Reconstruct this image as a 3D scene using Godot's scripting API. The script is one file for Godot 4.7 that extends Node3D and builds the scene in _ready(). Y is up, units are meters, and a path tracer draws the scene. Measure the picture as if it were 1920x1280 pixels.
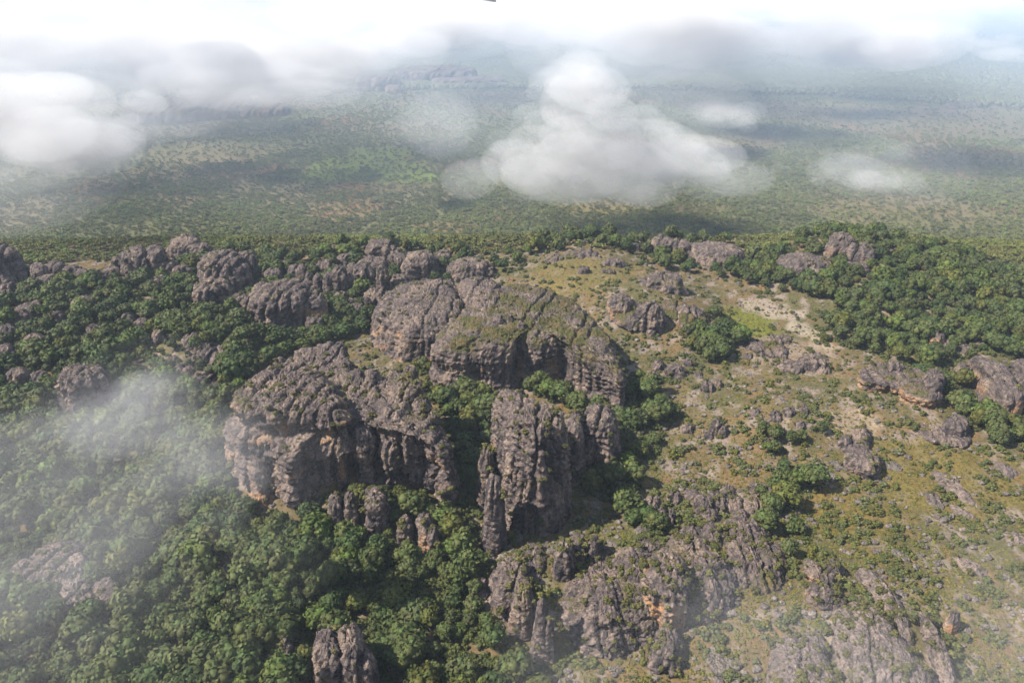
extends Node3D
# Sandstone outcrops and monsoon forest seen from the air, morning mist drifting over them. y up, metres; the eye is at (0, 230, 0) looking along -z.

const EYE := Vector3(0, 230, 0)
const STEP := 3.0
const X0 := -420.0
const Z0 := -912.0
const NX := 314
const NZ := 260
const CELL := 2.0
const RX0 := -400.0
const RZ0 := -800.0
const RNX := 430
const RNZ := 330
const HILLS := [[62.3, -619.0, 15, 70], [110.4, -523.8, 16, 45], [160.4, -359.0, 10, 32], [74.8, -233.8, 12, 42], [141.8, -210.9, 9, 40], [326.0, -599.1, 22, 95], [-211.6, -454.6, 12, 35], [-87.2, -317.5, 16, 42], [-296.6, -574.1, 8, 120], [-211.6, -286.8, -9, 90], [-23.0, -327.2, -5, 30], [8.1, -508.7, 4, 60], [236.9, -376.6, 8, 45], [-186.4, -230.8, 8, 30], [-149.0, -599.1, 6, 80], [9.1, -236.9, 8, 25], [-365.9, -508.7, 6, 60]]
var FOREST := [
	[0.6, PackedVector2Array([Vector2(-127.5, -293.9), Vector2(-105.3, -293.3), Vector2(-68.7, -295.9), Vector2(-32.9, -306.2), Vector2(-28.4, -282.2), Vector2(-30.7, -249.2), Vector2(-62.6, -255.8), Vector2(-98.8, -265.7)])],
	[1.0, PackedVector2Array([Vector2(-438, -558), Vector2(-329.3, -562.9), Vector2(-294.2, -604.6), Vector2(-270.4, -655.1), Vector2(-195.3, -636.6), Vector2(-111.1, -542.1), Vector2(-105.9, -487.2), Vector2(-121.9, -469.9), Vector2(-156.1, -429.8), Vector2(-177.1, -397.5), Vector2(-154.9, -332.3), Vector2(-124, -282.5), Vector2(-98, -262.6), Vector2(-62.1, -252.6), Vector2(-30.5, -245.9), Vector2(-13.9, -242.9), Vector2(-13.2, -224.9), Vector2(-8.3, -204.7), Vector2(10, -192.6), Vector2(18.7, -173), Vector2(-191.9, -174.4)])],
	[1.05, PackedVector2Array([Vector2(-108.9, -504.8), Vector2(-68.1, -465.8), Vector2(-40.4, -448.9), Vector2(0, -408.8), Vector2(36.6, -395.5), Vector2(73.2, -395.6), Vector2(62.5, -364.7), Vector2(35.2, -376.6), Vector2(0, -408.8), Vector2(-11.6, -395.6), Vector2(-10.2, -332.3), Vector2(-15.3, -312.1), Vector2(-13.9, -242.9), Vector2(-30.5, -245.9), Vector2(-31.8, -309.2), Vector2(-39, -364.2), Vector2(-64, -430.6)])],
	[0.75, PackedVector2Array([Vector2(66.5, -395.6), Vector2(77.1, -423.2), Vector2(91, -402.3), Vector2(96.4, -370.3), Vector2(77.7, -327), Vector2(61.8, -317.2), Vector2(66.1, -278.1), Vector2(52.4, -288.9), Vector2(32.7, -303.5), Vector2(52.8, -312.5), Vector2(58.6, -359)])],
	[0.6, PackedVector2Array([Vector2(-195.3, -636.6), Vector2(-136, -687.8), Vector2(-56, -666.2), Vector2(-14.2, -612.2), Vector2(9.9, -649.3), Vector2(89.7, -846.5), Vector2(154.4, -850.1), Vector2(221, -657.1), Vector2(242.5, -647.4), Vector2(227.3, -558.4), Vector2(186.3, -566.6), Vector2(173.3, -604.5), Vector2(120.1, -597), Vector2(105.6, -625.5), Vector2(74.5, -651.8), Vector2(9.3, -602.8), Vector2(-27, -577.6), Vector2(-114.4, -562)])],
	[1.0, PackedVector2Array([Vector2(208.2, -612.8), Vector2(260.9, -658.5), Vector2(386.1, -850.3), Vector2(346.8, -632.2), Vector2(402.7, -625), Vector2(440.8, -563), Vector2(373.6, -436.9), Vector2(354.4, -429.4), Vector2(320.2, -450.8), Vector2(293.7, -428.7), Vector2(264.2, -482.7), Vector2(244.5, -534.8), Vector2(221.9, -554.8), Vector2(201.7, -559.2)])],
	[0.6, PackedVector2Array([Vector2(241.6, -526.6), Vector2(264.2, -482.7), Vector2(297.3, -428.8), Vector2(282.7, -391), Vector2(262.2, -373.1), Vector2(259, -385.1), Vector2(260.6, -426.8), Vector2(243.5, -451.8), Vector2(224.9, -460.8), Vector2(226, -494.2)])],
	[0.7, PackedVector2Array([Vector2(266, -374), Vector2(319.6, -376), Vector2(292.8, -326.5), Vector2(271.7, -330), Vector2(261.2, -342.7), Vector2(258.4, -351.6)])],
	[0.95, PackedVector2Array([Vector2(126.4, -496), Vector2(148.3, -503.2), Vector2(170.1, -485.8), Vector2(159.2, -453.5), Vector2(135, -430.6), Vector2(125.5, -452.2)])],
	[0.5, PackedVector2Array([Vector2(130.7, -342.9), Vector2(169.5, -345.9), Vector2(168.6, -334.3), Vector2(152.3, -319.4), Vector2(129, -316.5)])],
	[0.45, PackedVector2Array([Vector2(112.9, -280.6), Vector2(145.5, -315.7), Vector2(153.7, -307.2), Vector2(130.3, -264.4), Vector2(119.7, -230.7), Vector2(108.2, -236.6), Vector2(117.4, -263)])],
	[0.6, PackedVector2Array([Vector2(53.1, -293.6), Vector2(68, -288.1), Vector2(73.9, -267.3), Vector2(89, -268.2), Vector2(81.3, -257.2), Vector2(61.6, -253.7), Vector2(52.9, -274.4)])],
]
var CLEAR := [
	PackedVector2Array([Vector2(58.8, -584.5), Vector2(99.1, -581.4), Vector2(66.4, -526.5), Vector2(43.3, -552.8), Vector2(13.8, -595.1)]),
]

var rng := RandomNumberGenerator.new()
var heights := PackedFloat32Array()
var rock_top := PackedFloat32Array()
var n_cell := FastNoiseLite.new()
var n_block := FastNoiseLite.new()
var n_low := FastNoiseLite.new()
var n_mid := FastNoiseLite.new()
var n_fine := FastNoiseLite.new()
var n_bed := FastNoiseLite.new()
var mat := {}


func _ready():
	rng.seed = 7
	# ---- camera, sky, sun, exposure ----
	var camera := Camera3D.new()
	camera.name = "camera"
	camera.fov = 50.0
	camera.near = 0.1
	camera.far = 60000.0
	camera.position = EYE
	camera.rotation_degrees = Vector3(-26, 0, 0)
	camera.current = true
	add_child(camera)
	var env := Environment.new()
	env.background_mode = Environment.BG_SKY
	var sky_mat := ProceduralSkyMaterial.new()
	sky_mat.sky_top_color = Color(0.66, 0.75, 0.9)
	sky_mat.sky_horizon_color = Color(0.93, 0.95, 0.98)
	sky_mat.sky_curve = 0.2
	sky_mat.ground_horizon_color = Color(0.7, 0.74, 0.78)
	sky_mat.ground_bottom_color = Color(0.35, 0.37, 0.34)
	sky_mat.sky_energy_multiplier = SKY_E
	sky_mat.ground_energy_multiplier = SKY_E
	env.sky = Sky.new()
	env.sky.sky_material = sky_mat
	env.tonemap_mode = Environment.TONE_MAPPER_LINEAR
	env.tonemap_exposure = EXPOSURE
	env.fog_enabled = true
	env.fog_density = HAZE
	env.fog_light_color = Color(0.86, 0.93, 1.0)
	env.volumetric_fog_enabled = true
	env.volumetric_fog_density = 0.0
	env.sdfgi_enabled = true
	env.ssao_enabled = true
	env.ssil_enabled = true
	var world := WorldEnvironment.new()
	world.name = "air"
	world.environment = env
	add_child(world)
	var sun := DirectionalLight3D.new()
	sun.name = "sun"
	sun.light_energy = 1.6
	sun.light_color = Color(1.0, 0.97, 0.93)
	sun.light_angular_distance = 0.5
	sun.shadow_enabled = true
	add_child(sun)
	sun.look_at_from_position(Vector3(-0.66, 0.74, 0.12), Vector3.ZERO)

	setup_noise()
	make_materials()
	make_ground()
	var t: Node3D
	t = rock_thing("sandstone_massif", "large fluted grey sandstone massif in the centre with an overhanging orange-stained nose", "rock outcrop", Vector3(-81.2, 14.5, -321.9), "")
	rock(t, "lower_tier", [Vector2(-133.9, -299.7), Vector2(-118.8, -294), Vector2(-108.4, -283.3), Vector2(-101.3, -279), Vector2(-95.2, -294), Vector2(-88, -301.6), Vector2(-67.8, -304.5), Vector2(-56.7, -299.7), Vector2(-40.6, -294), Vector2(-30.1, -283.7), Vector2(-32.6, -304.5), Vector2(-49, -338.8), Vector2(-76.1, -353.6), Vector2(-117.1, -353.6), Vector2(-141.6, -330.3)], 8, 39, 6.8, 0.25, 0.3, 1, 0, 0, 3, 0.08, 1)
	rock(t, "summit_dome", [Vector2(-138.6, -310.3), Vector2(-140.2, -321.9), Vector2(-133.5, -337.7), Vector2(-121.7, -349.7), Vector2(-105.3, -344.8), Vector2(-85.1, -316.6), Vector2(-77.4, -294.1), Vector2(-89.5, -289.9), Vector2(-100.2, -290.8), Vector2(-109.9, -291.8), Vector2(-119.6, -293.2), Vector2(-131.1, -298.9)], 28, 53, 4.6, 0.35, 0.35, 1, 0, 0, 4, 0.08, 2)
	rock(t, "fin", oval(-127.6, -364.1, 6.6, 20, -19.3, 6), 30, 33.2, 6.1, 0, 0.3, 0.9, 0, 0, 0, 0.25, 3)
	rock(t, "fin", oval(-116.3, -366.9, 5.8, 22.5, -17.6, 6), 30, 37.2, 6.1, 0, 0.3, 0.9, 0, 0, 0, 0.25, 4)
	rock(t, "fin", oval(-102.6, -369, 8.4, 25, -15.5, 6), 30, 39.7, 6.1, 0, 0.3, 0.9, 0, 0, 0, 0.25, 5)
	rock(t, "fin", oval(-83.4, -337.6, 5.1, 24, -13.9, 5), 28, 39.1, 4.6, 0, 0.15, 0.7, 0, 0, 0, 0.3, 6)
	rock(t, "fin", oval(-73.8, -337.3, 2.6, 23, -12.3, 5), 28, 40.9, 4.6, 0, 0.15, 0.7, 0, 0, 0, 0.3, 7)
	rock(t, "fin", oval(-63.4, -339.9, 6.8, 21, -10.6, 5), 28, 35.2, 4.6, 0, 0.15, 0.7, 0, 0, 0, 0.3, 8)
	rock(t, "fin", oval(-52, -341.1, 2.8, 15, -8.7, 5), 28, 33.6, 4.6, 0, 0.15, 0.7, 0, 0, 0, 0.3, 9)
	rock(t, "knob", oval(-60.3, -314.4, 8.1, 12, -10.9, 3), 26, 42.8, 4.1, 0, 0.25, 1, 0, 0, 0, 0.08, 10)
	rock(t, "knob", oval(-45.9, -319.3, 4.5, 8, -8.2, 3), 28, 41.9, 4.1, 0, 0.25, 1, 0, 0, 0, 0.08, 11)
	rock(t, "knob", oval(-56.3, -335, 8.1, 15, -9.5, 3), 38, 46.7, 4.1, 0, 0.5, 1, 0, 0, 0, 0.08, 12)
	rock(t, "buttress", oval(-113, -306.6, 5.5, 13, -20.2, 3), 1.8, 29.8, 4.9, 0.9, 0.15, 1, 0, 0, 2, -0.02, 13)
	rock(t, "buttress", oval(-101.7, -302.6, 5.2, 13, -18.6, 3), 3.2, 35, 4.9, 0.4, 0.15, 1, 0, 0, 2, -0.02, 14)
	rock(t, "buttress", oval(-92.2, -300.1, 3.9, 11, -17.1, 3), 4, 37.9, 4.9, 0.3, 0.15, 1, 0, 0, 2, -0.02, 15)
	rock(t, "buttress", oval(-84.7, -298.8, 3.9, 11, -15.8, 3), 3.7, 39.8, 4.9, 0.45, 0.15, 1, 0, 0, 2, -0.02, 16)
	rock(t, "buttress", oval(-73.6, -303.7, 6, 13, -13.6, 3), 3.5, 38.3, 4.9, 0.1, 0.15, 1, 0, 0, 2, -0.02, 17)
	rock(t, "buttress", oval(-60, -302.3, 5.5, 13, -11.2, 3), 0.6, 32.9, 4.9, 0.1, 0.15, 1, 0, 0, 2, -0.02, 18)
	rock(t, "buttress", oval(-47.7, -304.2, 4.8, 10, -8.9, 3), -1.5, 32.2, 4.9, 0.1, 0.15, 1, 0, 0, 2, -0.02, 19)
	rock(t, "pinnacle", oval(-37.8, -314.9, 3.8, 8, -6.8, 3), -4.5, 27.4, 4.6, 0, 0.25, 0.8, 0, 0, 0, 0.08, 20)
	rock(t, "buttress", oval(-125.3, -299.5, 5.7, 15, -22.7, 3), -3.3, 25.4, 4.3, 0.5, 0.25, 1, 0, 0, 2, 0.08, 21)
	rock(t, "pinnacle", oval(-49.7, -298.7, 3.3, 6, -9.4, 3), 22, 40.8, 4.1, 0, 0.25, 1, 0, 0, 0, 0.08, 22)
	rock(t, "knob", oval(-40, -312.5, 3.4, 7, -7.3, 3), 24, 38.6, 4.1, 0, 0.25, 1, 0, 0, 0, 0.08, 23)
	rock(t, "buttress", oval(-146, -337.7, 10.1, 13, -23.4, 3), -7, 17.3, 4.3, 0.4, 0.25, 1, 0, 0, 0, 0.08, 24)
	t = rock_thing("rock_pillar", "twin dark rock columns among trees at the foot of the central massif", "rock outcrop", Vector3(-78.5, 3.6, -271.3), "")
	rock(t, "column", oval(-81.7, -270.7, 2.7, 6, -16.8, 3), -3, 18.9, 5.4, 0, 0.25, 1, 0, 0, 0, 0.08, 25)
	rock(t, "column", oval(-75.3, -271.9, 2.8, 6, -15.5, 3), -2.8, 18.6, 5.4, 0, 0.25, 1, 0, 0, 0, 0.08, 26)
	t = rock_thing("rock_pillar", "blunt grey rock pillar widest of those below the central massif", "rock outcrop", Vector3(-63, 2.7, -270.6), "")
	rock(t, "column", oval(-63, -270.6, 4.9, 9, -13.1, 3), -3.8, 21.1, 4.3, 0, 0.25, 1, 0, 0, 0, 0.08, 27)
	t = rock_thing("rock_pillar", "short pale-sided rock stump between the blunt pillar and the gully trees", "rock outcrop", Vector3(-48.3, 0.8, -261.4), "")
	rock(t, "column", oval(-48.3, -261.4, 3.4, 6, -10.5, 3), -4.6, 13.5, 4.1, 0, 0.25, 1, 0, 0, 0, 0.08, 28)
	t = rock_thing("rock_pillar", "leaning narrow rock pillar with orange foot beside the gully trees", "rock outcrop", Vector3(-37.2, 0.4, -257.1), "")
	rock(t, "column", oval(-39.4, -260.5, 3.1, 6.5, -8.6, 3), -4.7, 15.8, 4.3, 0.4, 0.25, 1, 0, 0, 0, 0.08, 29)
	rock(t, "column", oval(-35, -253.8, 2.4, 5, -7.9, 3), -4.6, 14.2, 4.3, 0.5, 0.25, 1, 0, 0, 0, 0.08, 30)
	t = rock_thing("rock_tower", "tall steep-sided rock tower right of the gully with streaked front face", "rock outcrop", Vector3(21.8, 0.1, -297.1), "")
	rock(t, "tower_body", [Vector2(-8.1, -311.9), Vector2(-1.6, -315.7), Vector2(6, -309.8), Vector2(16.5, -299.7), Vector2(23.5, -295.3), Vector2(25.1, -285), Vector2(21.8, -275.2), Vector2(11.5, -265.1), Vector2(4.2, -272.6), Vector2(-2.9, -286.8), Vector2(-6.6, -299.2)], -10, 54, 6.8, 0.12, 0.15, 1, 0, 0, 0, 0.06, 31)
	rock(t, "wing", oval(46, -326.9, 8.7, 13, 8, 3), -5, 30.2, 4.9, 0.2, 0.25, 1, 0, 0, 0, 0.08, 32)
	rock(t, "wing", oval(32.8, -321.2, 3.9, 13, 5.8, 3), -5.1, 30.3, 4.9, 0, 0.25, 1, 0, 0, 0, 0.08, 33)
	rock(t, "wing", oval(51.7, -323.2, 3.9, 8, 9.1, 3), -4.9, 23.7, 4.1, 0, 0.25, 1, 0, 0, 0, 0.08, 34)
	rock(t, "buttress", oval(11.9, -296.1, 6, 11, 2.3, 3), -5.2, 37.9, 4.3, 0, 0.2, 1, 0, 0, 0, 0.08, 35)
	rock(t, "buttress", oval(20.5, -284.2, 4.3, 10, 4.1, 3), -4.4, 47.4, 4.6, 0, 0.15, 1, 0, 0, 0, 0.08, 36)
	rock(t, "buttress", oval(6.4, -274.1, 5.4, 10, 1.3, 3), -3.9, 28.5, 2.8, 0, 0.35, 1, 0, 0, 0, 0.08, 37)
	rock(t, "buttress", oval(17.8, -274, 4.9, 9, 3.7, 3), -3.5, 23.6, 2.8, 0, 0.35, 1, 0, 0, 0, 0.08, 38)
	rock(t, "buttress", oval(1.3, -281.3, 3.8, 9, 0.3, 3), -4.7, 39, 4.1, 0, 0.25, 1, 0, 0, 0, 0.08, 39)
	t = rock_thing("rock_spire", "slender rock spire standing free left of the tall tower", "rock outcrop", Vector3(-10.2, 0.5, -274.6), "")
	rock(t, "spire_body", oval(-7.8, -257, 3.2, 6.5, -1.7, 3), -2.2, 40.3, 4.1, 0, 0.25, 1, 0, 0, 0, 0.08, 40)
	rock(t, "spire_body", oval(-12.6, -292.3, 2.9, 7, -2.5, 3), -5.7, 30.5, 4.3, 0, 0.25, 1, 0, 0, 0, 0.08, 41)
	t = rock_thing("sandstone_massif", "long humped massif with grassy top behind the gully and cracked left dome", "rock outcrop", Vector3(11.2, 0.8, -432.9), "")
	rock(t, "dome", [Vector2(-99.8, -474), Vector2(-99.1, -504.9), Vector2(-83.2, -530.2), Vector2(-59.1, -539.1), Vector2(-45.5, -538), Vector2(-34.7, -496.8), Vector2(-25.3, -446.2), Vector2(-35.6, -438.8), Vector2(-46.3, -438), Vector2(-63.9, -436.4), Vector2(-83.3, -447.8)], -6.9, 31, 3.9, 0.25, 0.25, 0.8, 0, 0, 2, 0.08, 42)
	rock(t, "cracked_block", [Vector2(-41.4, -517.6), Vector2(-22.8, -529.7), Vector2(-7.2, -505), Vector2(-3.7, -464.4), Vector2(-10.7, -441.9), Vector2(-22.6, -445.3), Vector2(-32.2, -483)], -5.1, 35, 4.3, 0, 0.25, 0.8, 0, 0, 0, 0.08, 43)
	rock(t, "plateau", [Vector2(-49.3, -411.6), Vector2(-32.8, -402.6), Vector2(-14.7, -401.1), Vector2(-1.6, -402.6), Vector2(2.7, -417.8), Vector2(16.6, -408.5), Vector2(31.9, -414.7), Vector2(37.6, -401.1), Vector2(47.7, -388.3), Vector2(59.3, -378.8), Vector2(65.2, -372.2), Vector2(65.3, -401.1), Vector2(57.3, -449.3), Vector2(38.6, -492), Vector2(12.1, -516.5), Vector2(-15.9, -507.7), Vector2(-30.2, -479), Vector2(-45.8, -440.6)], -7.4, 33, 6.8, 0.15, 0.75, 1, 0, 0, 2, 0.08, 44)
	rock(t, "cliff", oval(17.2, -429.9, 16.4, 20, 2.3, 3), -4.8, 30.7, 4.9, 0.5, 0.25, 1, 0, 0, 3, 0.08, 45)
	rock(t, "cliff", oval(-20, -439.3, 16.7, 15, -2.6, 3), -4.6, 19.2, 6.1, 0.15, 0.25, 1, 0, 0, 2, 0.08, 46)
	rock(t, "cliff", oval(-43.1, -457.5, 11, 10, -5.4, 3), -4.3, 11.3, 5.4, 0.25, 0.25, 1, 0, 0, 1.5, 0.08, 47)
	rock(t, "pillar", oval(40.3, -406.3, 4.4, 7.5, 5.7, 3), -4.9, 24.5, 4.1, 0.05, 0.25, 1, 0, 0, 0, 0.08, 48)
	rock(t, "pillar", oval(46.4, -402.8, 4, 7, 6.6, 3), -4.9, 19.5, 4.1, 0.05, 0.25, 1, 0, 0, 0, 0.08, 49)
	rock(t, "pillar", oval(54.4, -408, 4, 8, 7.6, 3), -4.9, 23.3, 4.1, 0.05, 0.25, 1, 0, 0, 0, 0.08, 50)
	rock(t, "pillar", oval(61.5, -406.9, 5, 8, 8.6, 3), -4.9, 18.2, 4.1, 0.05, 0.25, 1, 0, 0, 0, 0.08, 51)
	rock(t, "pillar", oval(70.6, -416.9, 3.4, 6, 9.6, 3), -4.9, 6.8, 4.1, 0.05, 0.25, 1, 0, 0, 0, 0.08, 52)
	rock(t, "balanced_boulder", oval(-1.1, -438, 2.6, 3, -0.1, 3), 26, 37.4, 2.4, 0, 0, 1, 0, 0, 0, 0.08, 53)
	rock(t, "balanced_boulder", oval(-8.4, -436, 3.5, 4.5, -1.1, 3), 26, 36.3, 2.6, 0, 0, 1, 0, 0, 0, 0.08, 54)
	rock(t, "balanced_boulder", oval(6.2, -427.4, 3.1, 4, 0.8, 3), 26, 36.7, 2.6, 0, 0, 1, 0, 0, 0, 0.08, 55)
	t = rock_thing("rock_ridge", "low dark craggy ridge behind the cracked dome of the long massif", "rock outcrop", Vector3(-29.5, 3.4, -596.6), "")
	rock(t, "crag", oval(-38.1, -596.6, 18.6, 14, -3.7, 3), -2.1, 17.2, 4.1, 0, 0.3, 1, 0, 0, 0, 0.08, 56)
	rock(t, "crag", oval(-20.9, -596.6, 6.8, 10, -2, 3), -0.9, 11.5, 4.1, 0, 0.25, 1, 0, 0, 0, 0.08, 57)
	t = rock_thing("rock_outcrop", "small rounded knob at the left foot of the cracked dome", "rock outcrop", Vector3(-111, 3.2, -533.6), "")
	rock(t, "block", oval(-108.8, -538.7, 8, 10, -11.4, 3), -2.3, 13.8, 4.1, 0, 0.25, 1, 0, 0, 0, 0.08, 58)
	rock(t, "block", oval(-113.2, -528.4, 3.3, 5, -12.1, 3), -2.3, 10.5, 4.1, 0, 0.25, 1, 0, 0, 0, 0.08, 59)
	t = rock_thing("rock_outcrop", "dark cliff-sided outcrop with orange right-hand face in the left forest", "rock outcrop", Vector3(-172.5, 3.9, -509.2), "")
	rock(t, "cliff", oval(-171.8, -501.3, 21.7, 22.5, -18.9, 3), -2.1, 31.2, 5.4, 0.15, 0.25, 1, 0, 0, 2, 0.08, 60)
	rock(t, "orange_face", oval(-147.9, -501.9, 9, 15, -16.4, 3), -3.2, 24.5, 5.4, 0.95, 0.25, 1, 0, 0, 0, 0.08, 61)
	rock(t, "lobe", oval(-199.9, -515.7, 8.4, 12.5, -21.2, 3), 0.1, 17.3, 4.1, 0, 0.25, 1, 0, 0, 0, 0.08, 62)
	rock(t, "lobe", oval(-170.9, -483.4, 11.9, 8, -19.5, 3), -1.5, 16.5, 2.8, 0, 0.25, 1, 0, 0, 0, 0.08, 63)
	rock(t, "lobe", oval(-172, -543.6, 14.7, 15, -17.6, 3), -0.2, 15.5, 4.1, 0, 0.25, 1, 0, 0, 0, 0.08, 64)
	t = rock_thing("rock_block", "single squared block just in front of the orange-faced outcrop", "rock outcrop", Vector3(-142.5, 1.6, -481.3), "")
	rock(t, "block", oval(-142.5, -481.3, 5.8, 6.5, -16.5, 3), -3.7, 14.7, 6.1, 0.1, 0.25, 1, 0, 0, 0, 0.08, 65)
	t = rock_thing("rock_outcrop", "stepped outcrop with rounded crown and boulders at its foot, left of the orange-faced one", "rock outcrop", Vector3(-225.8, 6.8, -544.3), "")
	rock(t, "crown_block", oval(-233.6, -558.8, 18.2, 25, -22.7, 3), 1.3, 35.2, 4.3, 0, 0.35, 1, 0, 0, 0, 0.08, 66)
	rock(t, "lobe", oval(-236.6, -528.8, 10.7, 11, -24.1, 3), 0.9, 21.8, 4.1, 0, 0.25, 1, 0, 0, 0, 0.08, 67)
	rock(t, "lobe", oval(-208.5, -518.7, 7.3, 10, -21.9, 3), 0.4, 17.1, 4.1, 0, 0.25, 1, 0, 0, 0, 0.08, 68)
	rock(t, "lobe", oval(-220.6, -577, 7.4, 11, -20.9, 3), 16, 30.7, 4.1, 0, 0.25, 1, 0, 0, 0, 0.08, 69)
	rock(t, "lobe", oval(-229.9, -538.2, 12.5, 12, -23.1, 3), 1, 25.4, 4.1, 0, 0.25, 1, 0, 0, 0, 0.08, 70)
	t = rock_thing("rock_fins", "row of leaning fluted rock fins at the edge of the left forest", "rock outcrop", Vector3(-318.7, 8.3, -587.3), "")
	rock(t, "fin", oval(-321.7, -582, 6.7, 11, -28.9, 3), 3.5, 28.7, 4.3, 0, 0.25, 1, -0.1, 0, 0, 0.08, 71)
	rock(t, "fin", oval(-313.2, -584.3, 6.2, 16, -28.2, 3), 3.4, 31.6, 4.9, 0, 0.25, 1, -0.15, 0, 0, 0.08, 72)
	rock(t, "fin", oval(-302, -589.9, 6.7, 16, -27.1, 3), 3.3, 31.1, 4.9, 0, 0.25, 1, -0.1, 0, 0, 0.08, 73)
	rock(t, "fin", oval(-337.7, -592.9, 5.7, 7.5, -29.7, 3), 2.6, 20.7, 4.1, 0, 0.25, 1, 0, 0, 0, 0.08, 74)
	t = rock_thing("rock_outcrop", "pale hump-backed outcrop behind the fluted fins on the plain's edge", "rock outcrop", Vector3(-295, 6.5, -633.6), "")
	rock(t, "hump", oval(-297, -637.9, 14.4, 18, -25, 3), 1.2, 25.9, 2.8, 0, 0.25, 1, 0, 0, 0, 0.08, 75)
	rock(t, "hump", oval(-281.1, -629.4, 10.5, 12.5, -24.1, 3), 1.7, 21, 2.8, 0, 0.25, 1, 0, 0, 0, 0.08, 76)
	rock(t, "hump", oval(-307, -633.5, 7.2, 10, -25.9, 3), 1.3, 18.1, 4.1, 0, 0.25, 1, 0, 0, 0, 0.08, 77)
	t = rock_thing("rock_outcrop", "big dark bluff cut off by the left edge of the picture", "rock outcrop", Vector3(-409.9, 5.2, -554.1), "")
	rock(t, "bluff", oval(-417.5, -559.5, 17.9, 22, -36.7, 3), -0.7, 41.4, 4.6, 0, 0.2, 1, 0, 0, 0, 0.08, 78)
	rock(t, "bluff", oval(-402.8, -559, 9, 13, -35.8, 3), 0.6, 25.8, 4.1, 0, 0.25, 1, 0, 0, 0, 0.08, 79)
	rock(t, "bluff", oval(-409.5, -544, 12.7, 10, -37, 3), 0.6, 26.2, 4.1, 0, 0.25, 1, 0, 0, 0, 0.08, 80)
	t = rock_thing("rock_outcrop", "broken line of low crags right of the big dark bluff", "rock outcrop", Vector3(-365.3, 8, -567.6), "")
	rock(t, "crag", oval(-386.6, -560.9, 6.9, 10, -34.6, 3), 2, 26.5, 4.1, 0, 0.25, 1, 0, 0, 0, 0.08, 81)
	rock(t, "crag", oval(-390.3, -590.2, 6.8, 10, -33.5, 3), 0.1, 18.1, 4.1, 0, 0.25, 1, 0, 0, 0, 0.08, 82)
	rock(t, "crag", oval(-358.8, -573.9, 5.3, 7.5, -32, 3), 2.9, 17.3, 4.1, 0, 0.25, 1, 0, 0, 0, 0.08, 83)
	rock(t, "crag", oval(-365.9, -564.1, 7.9, 7, -33, 3), 3.3, 16.7, 2.8, 0, 0.25, 1, 0, 0, 0, 0.08, 84)
	rock(t, "crag", oval(-324.9, -548.6, 7.7, 6, -30.6, 3), 4.7, 16.6, 2.8, 0, 0.25, 1, 0, 0, 0, 0.08, 85)
	t = rock_thing("rock_outcrop", "small dark stack between the stepped outcrop and the pinnacle cluster", "rock outcrop", Vector3(-200.7, 7.6, -566.4), "")
	rock(t, "block", oval(-196.7, -565.9, 7.9, 9, -19.2, 3), 2.1, 20, 4.6, 0, 0.25, 1, 0, 0, 0, 0.08, 86)
	rock(t, "block", oval(-204.8, -566.9, 3.5, 6, -19.9, 3), 2.3, 17.2, 4.1, 0, 0.25, 1, 0, 0, 0, 0.08, 87)
	t = rock_thing("rock_pinnacles", "cluster of short pinnacles below the grassy ledge with a dark summit knob behind", "rock outcrop", Vector3(-147.5, 6.4, -559.5), "")
	rock(t, "pinnacle", oval(-156.5, -552.9, 4.3, 6, -15.8, 3), 0.7, 20.7, 4.3, 0, 0.3, 1, 0, 0, 0, 0.08, 88)
	rock(t, "pinnacle", oval(-147, -551, 4.7, 7, -14.9, 3), 0.2, 23.4, 4.3, 0, 0.3, 1, 0, 0, 0, 0.08, 89)
	rock(t, "pinnacle", oval(-138.8, -552.2, 6, 11, -14.1, 3), -0.4, 27, 4.3, 0, 0.3, 1, 0, 0, 0, 0.08, 90)
	rock(t, "pinnacle", oval(-128.1, -576.6, 11.5, 13, -12.5, 3), 0.5, 20.8, 4.3, 0, 0.3, 1, 0, 0, 0, 0.08, 91)
	rock(t, "pinnacle", oval(-167, -564.9, 3.5, 5, -16.5, 3), 1.9, 17.8, 4.3, 0, 0.3, 1, 0, 0, 0, 0.08, 92)
	t = rock_thing("rock_outcrop", "dark summit knob with a trailing ridge at the edge of the plain", "rock outcrop", Vector3(-112.7, 5.6, -602.8), "")
	rock(t, "block", oval(-119.9, -635.1, 12.9, 15, -10.7, 3), 0, 22, 4.3, 0, 0.25, 1, 0, 0, 0, 0.08, 93)
	rock(t, "ridge", oval(-121.2, -599.8, 12.8, 13, -11.4, 3), 0.9, 18.1, 4.1, 0, 0.25, 1, 0, 0, 0, 0.08, 94)
	rock(t, "block", oval(-106.3, -626.4, 7.1, 10, -9.6, 3), -0.4, 17, 4.1, 0, 0.25, 1, 0, 0, 0, 0.08, 95)
	rock(t, "pinnacle", oval(-103.3, -550, 4.3, 7, -10.6, 3), -1.9, 29.3, 4.6, 0, 0.25, 1, 0, 0, 0, 0.08, 96)
	t = rock_thing("rock_outcrop", "twin crags with trees growing between them right of the summit knob", "rock outcrop", Vector3(-77.4, 3.2, -609.3), "")
	rock(t, "crag", oval(-79.2, -597.6, 12.8, 13, -7.5, 3), -1.8, 22.8, 4.6, 0, 0.25, 1, 0, 0, 0, 0.08, 97)
	rock(t, "crag", oval(-62.4, -631.8, 7.7, 9, -5.6, 3), -2.7, 14, 4.1, 0, 0.25, 1, 0, 0, 0, 0.08, 98)
	rock(t, "crag", oval(-90.8, -598.6, 5.5, 9, -8.6, 3), -1.1, 15.8, 4.1, 0, 0.25, 1, 0, 0, 0, 0.08, 99)
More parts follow.
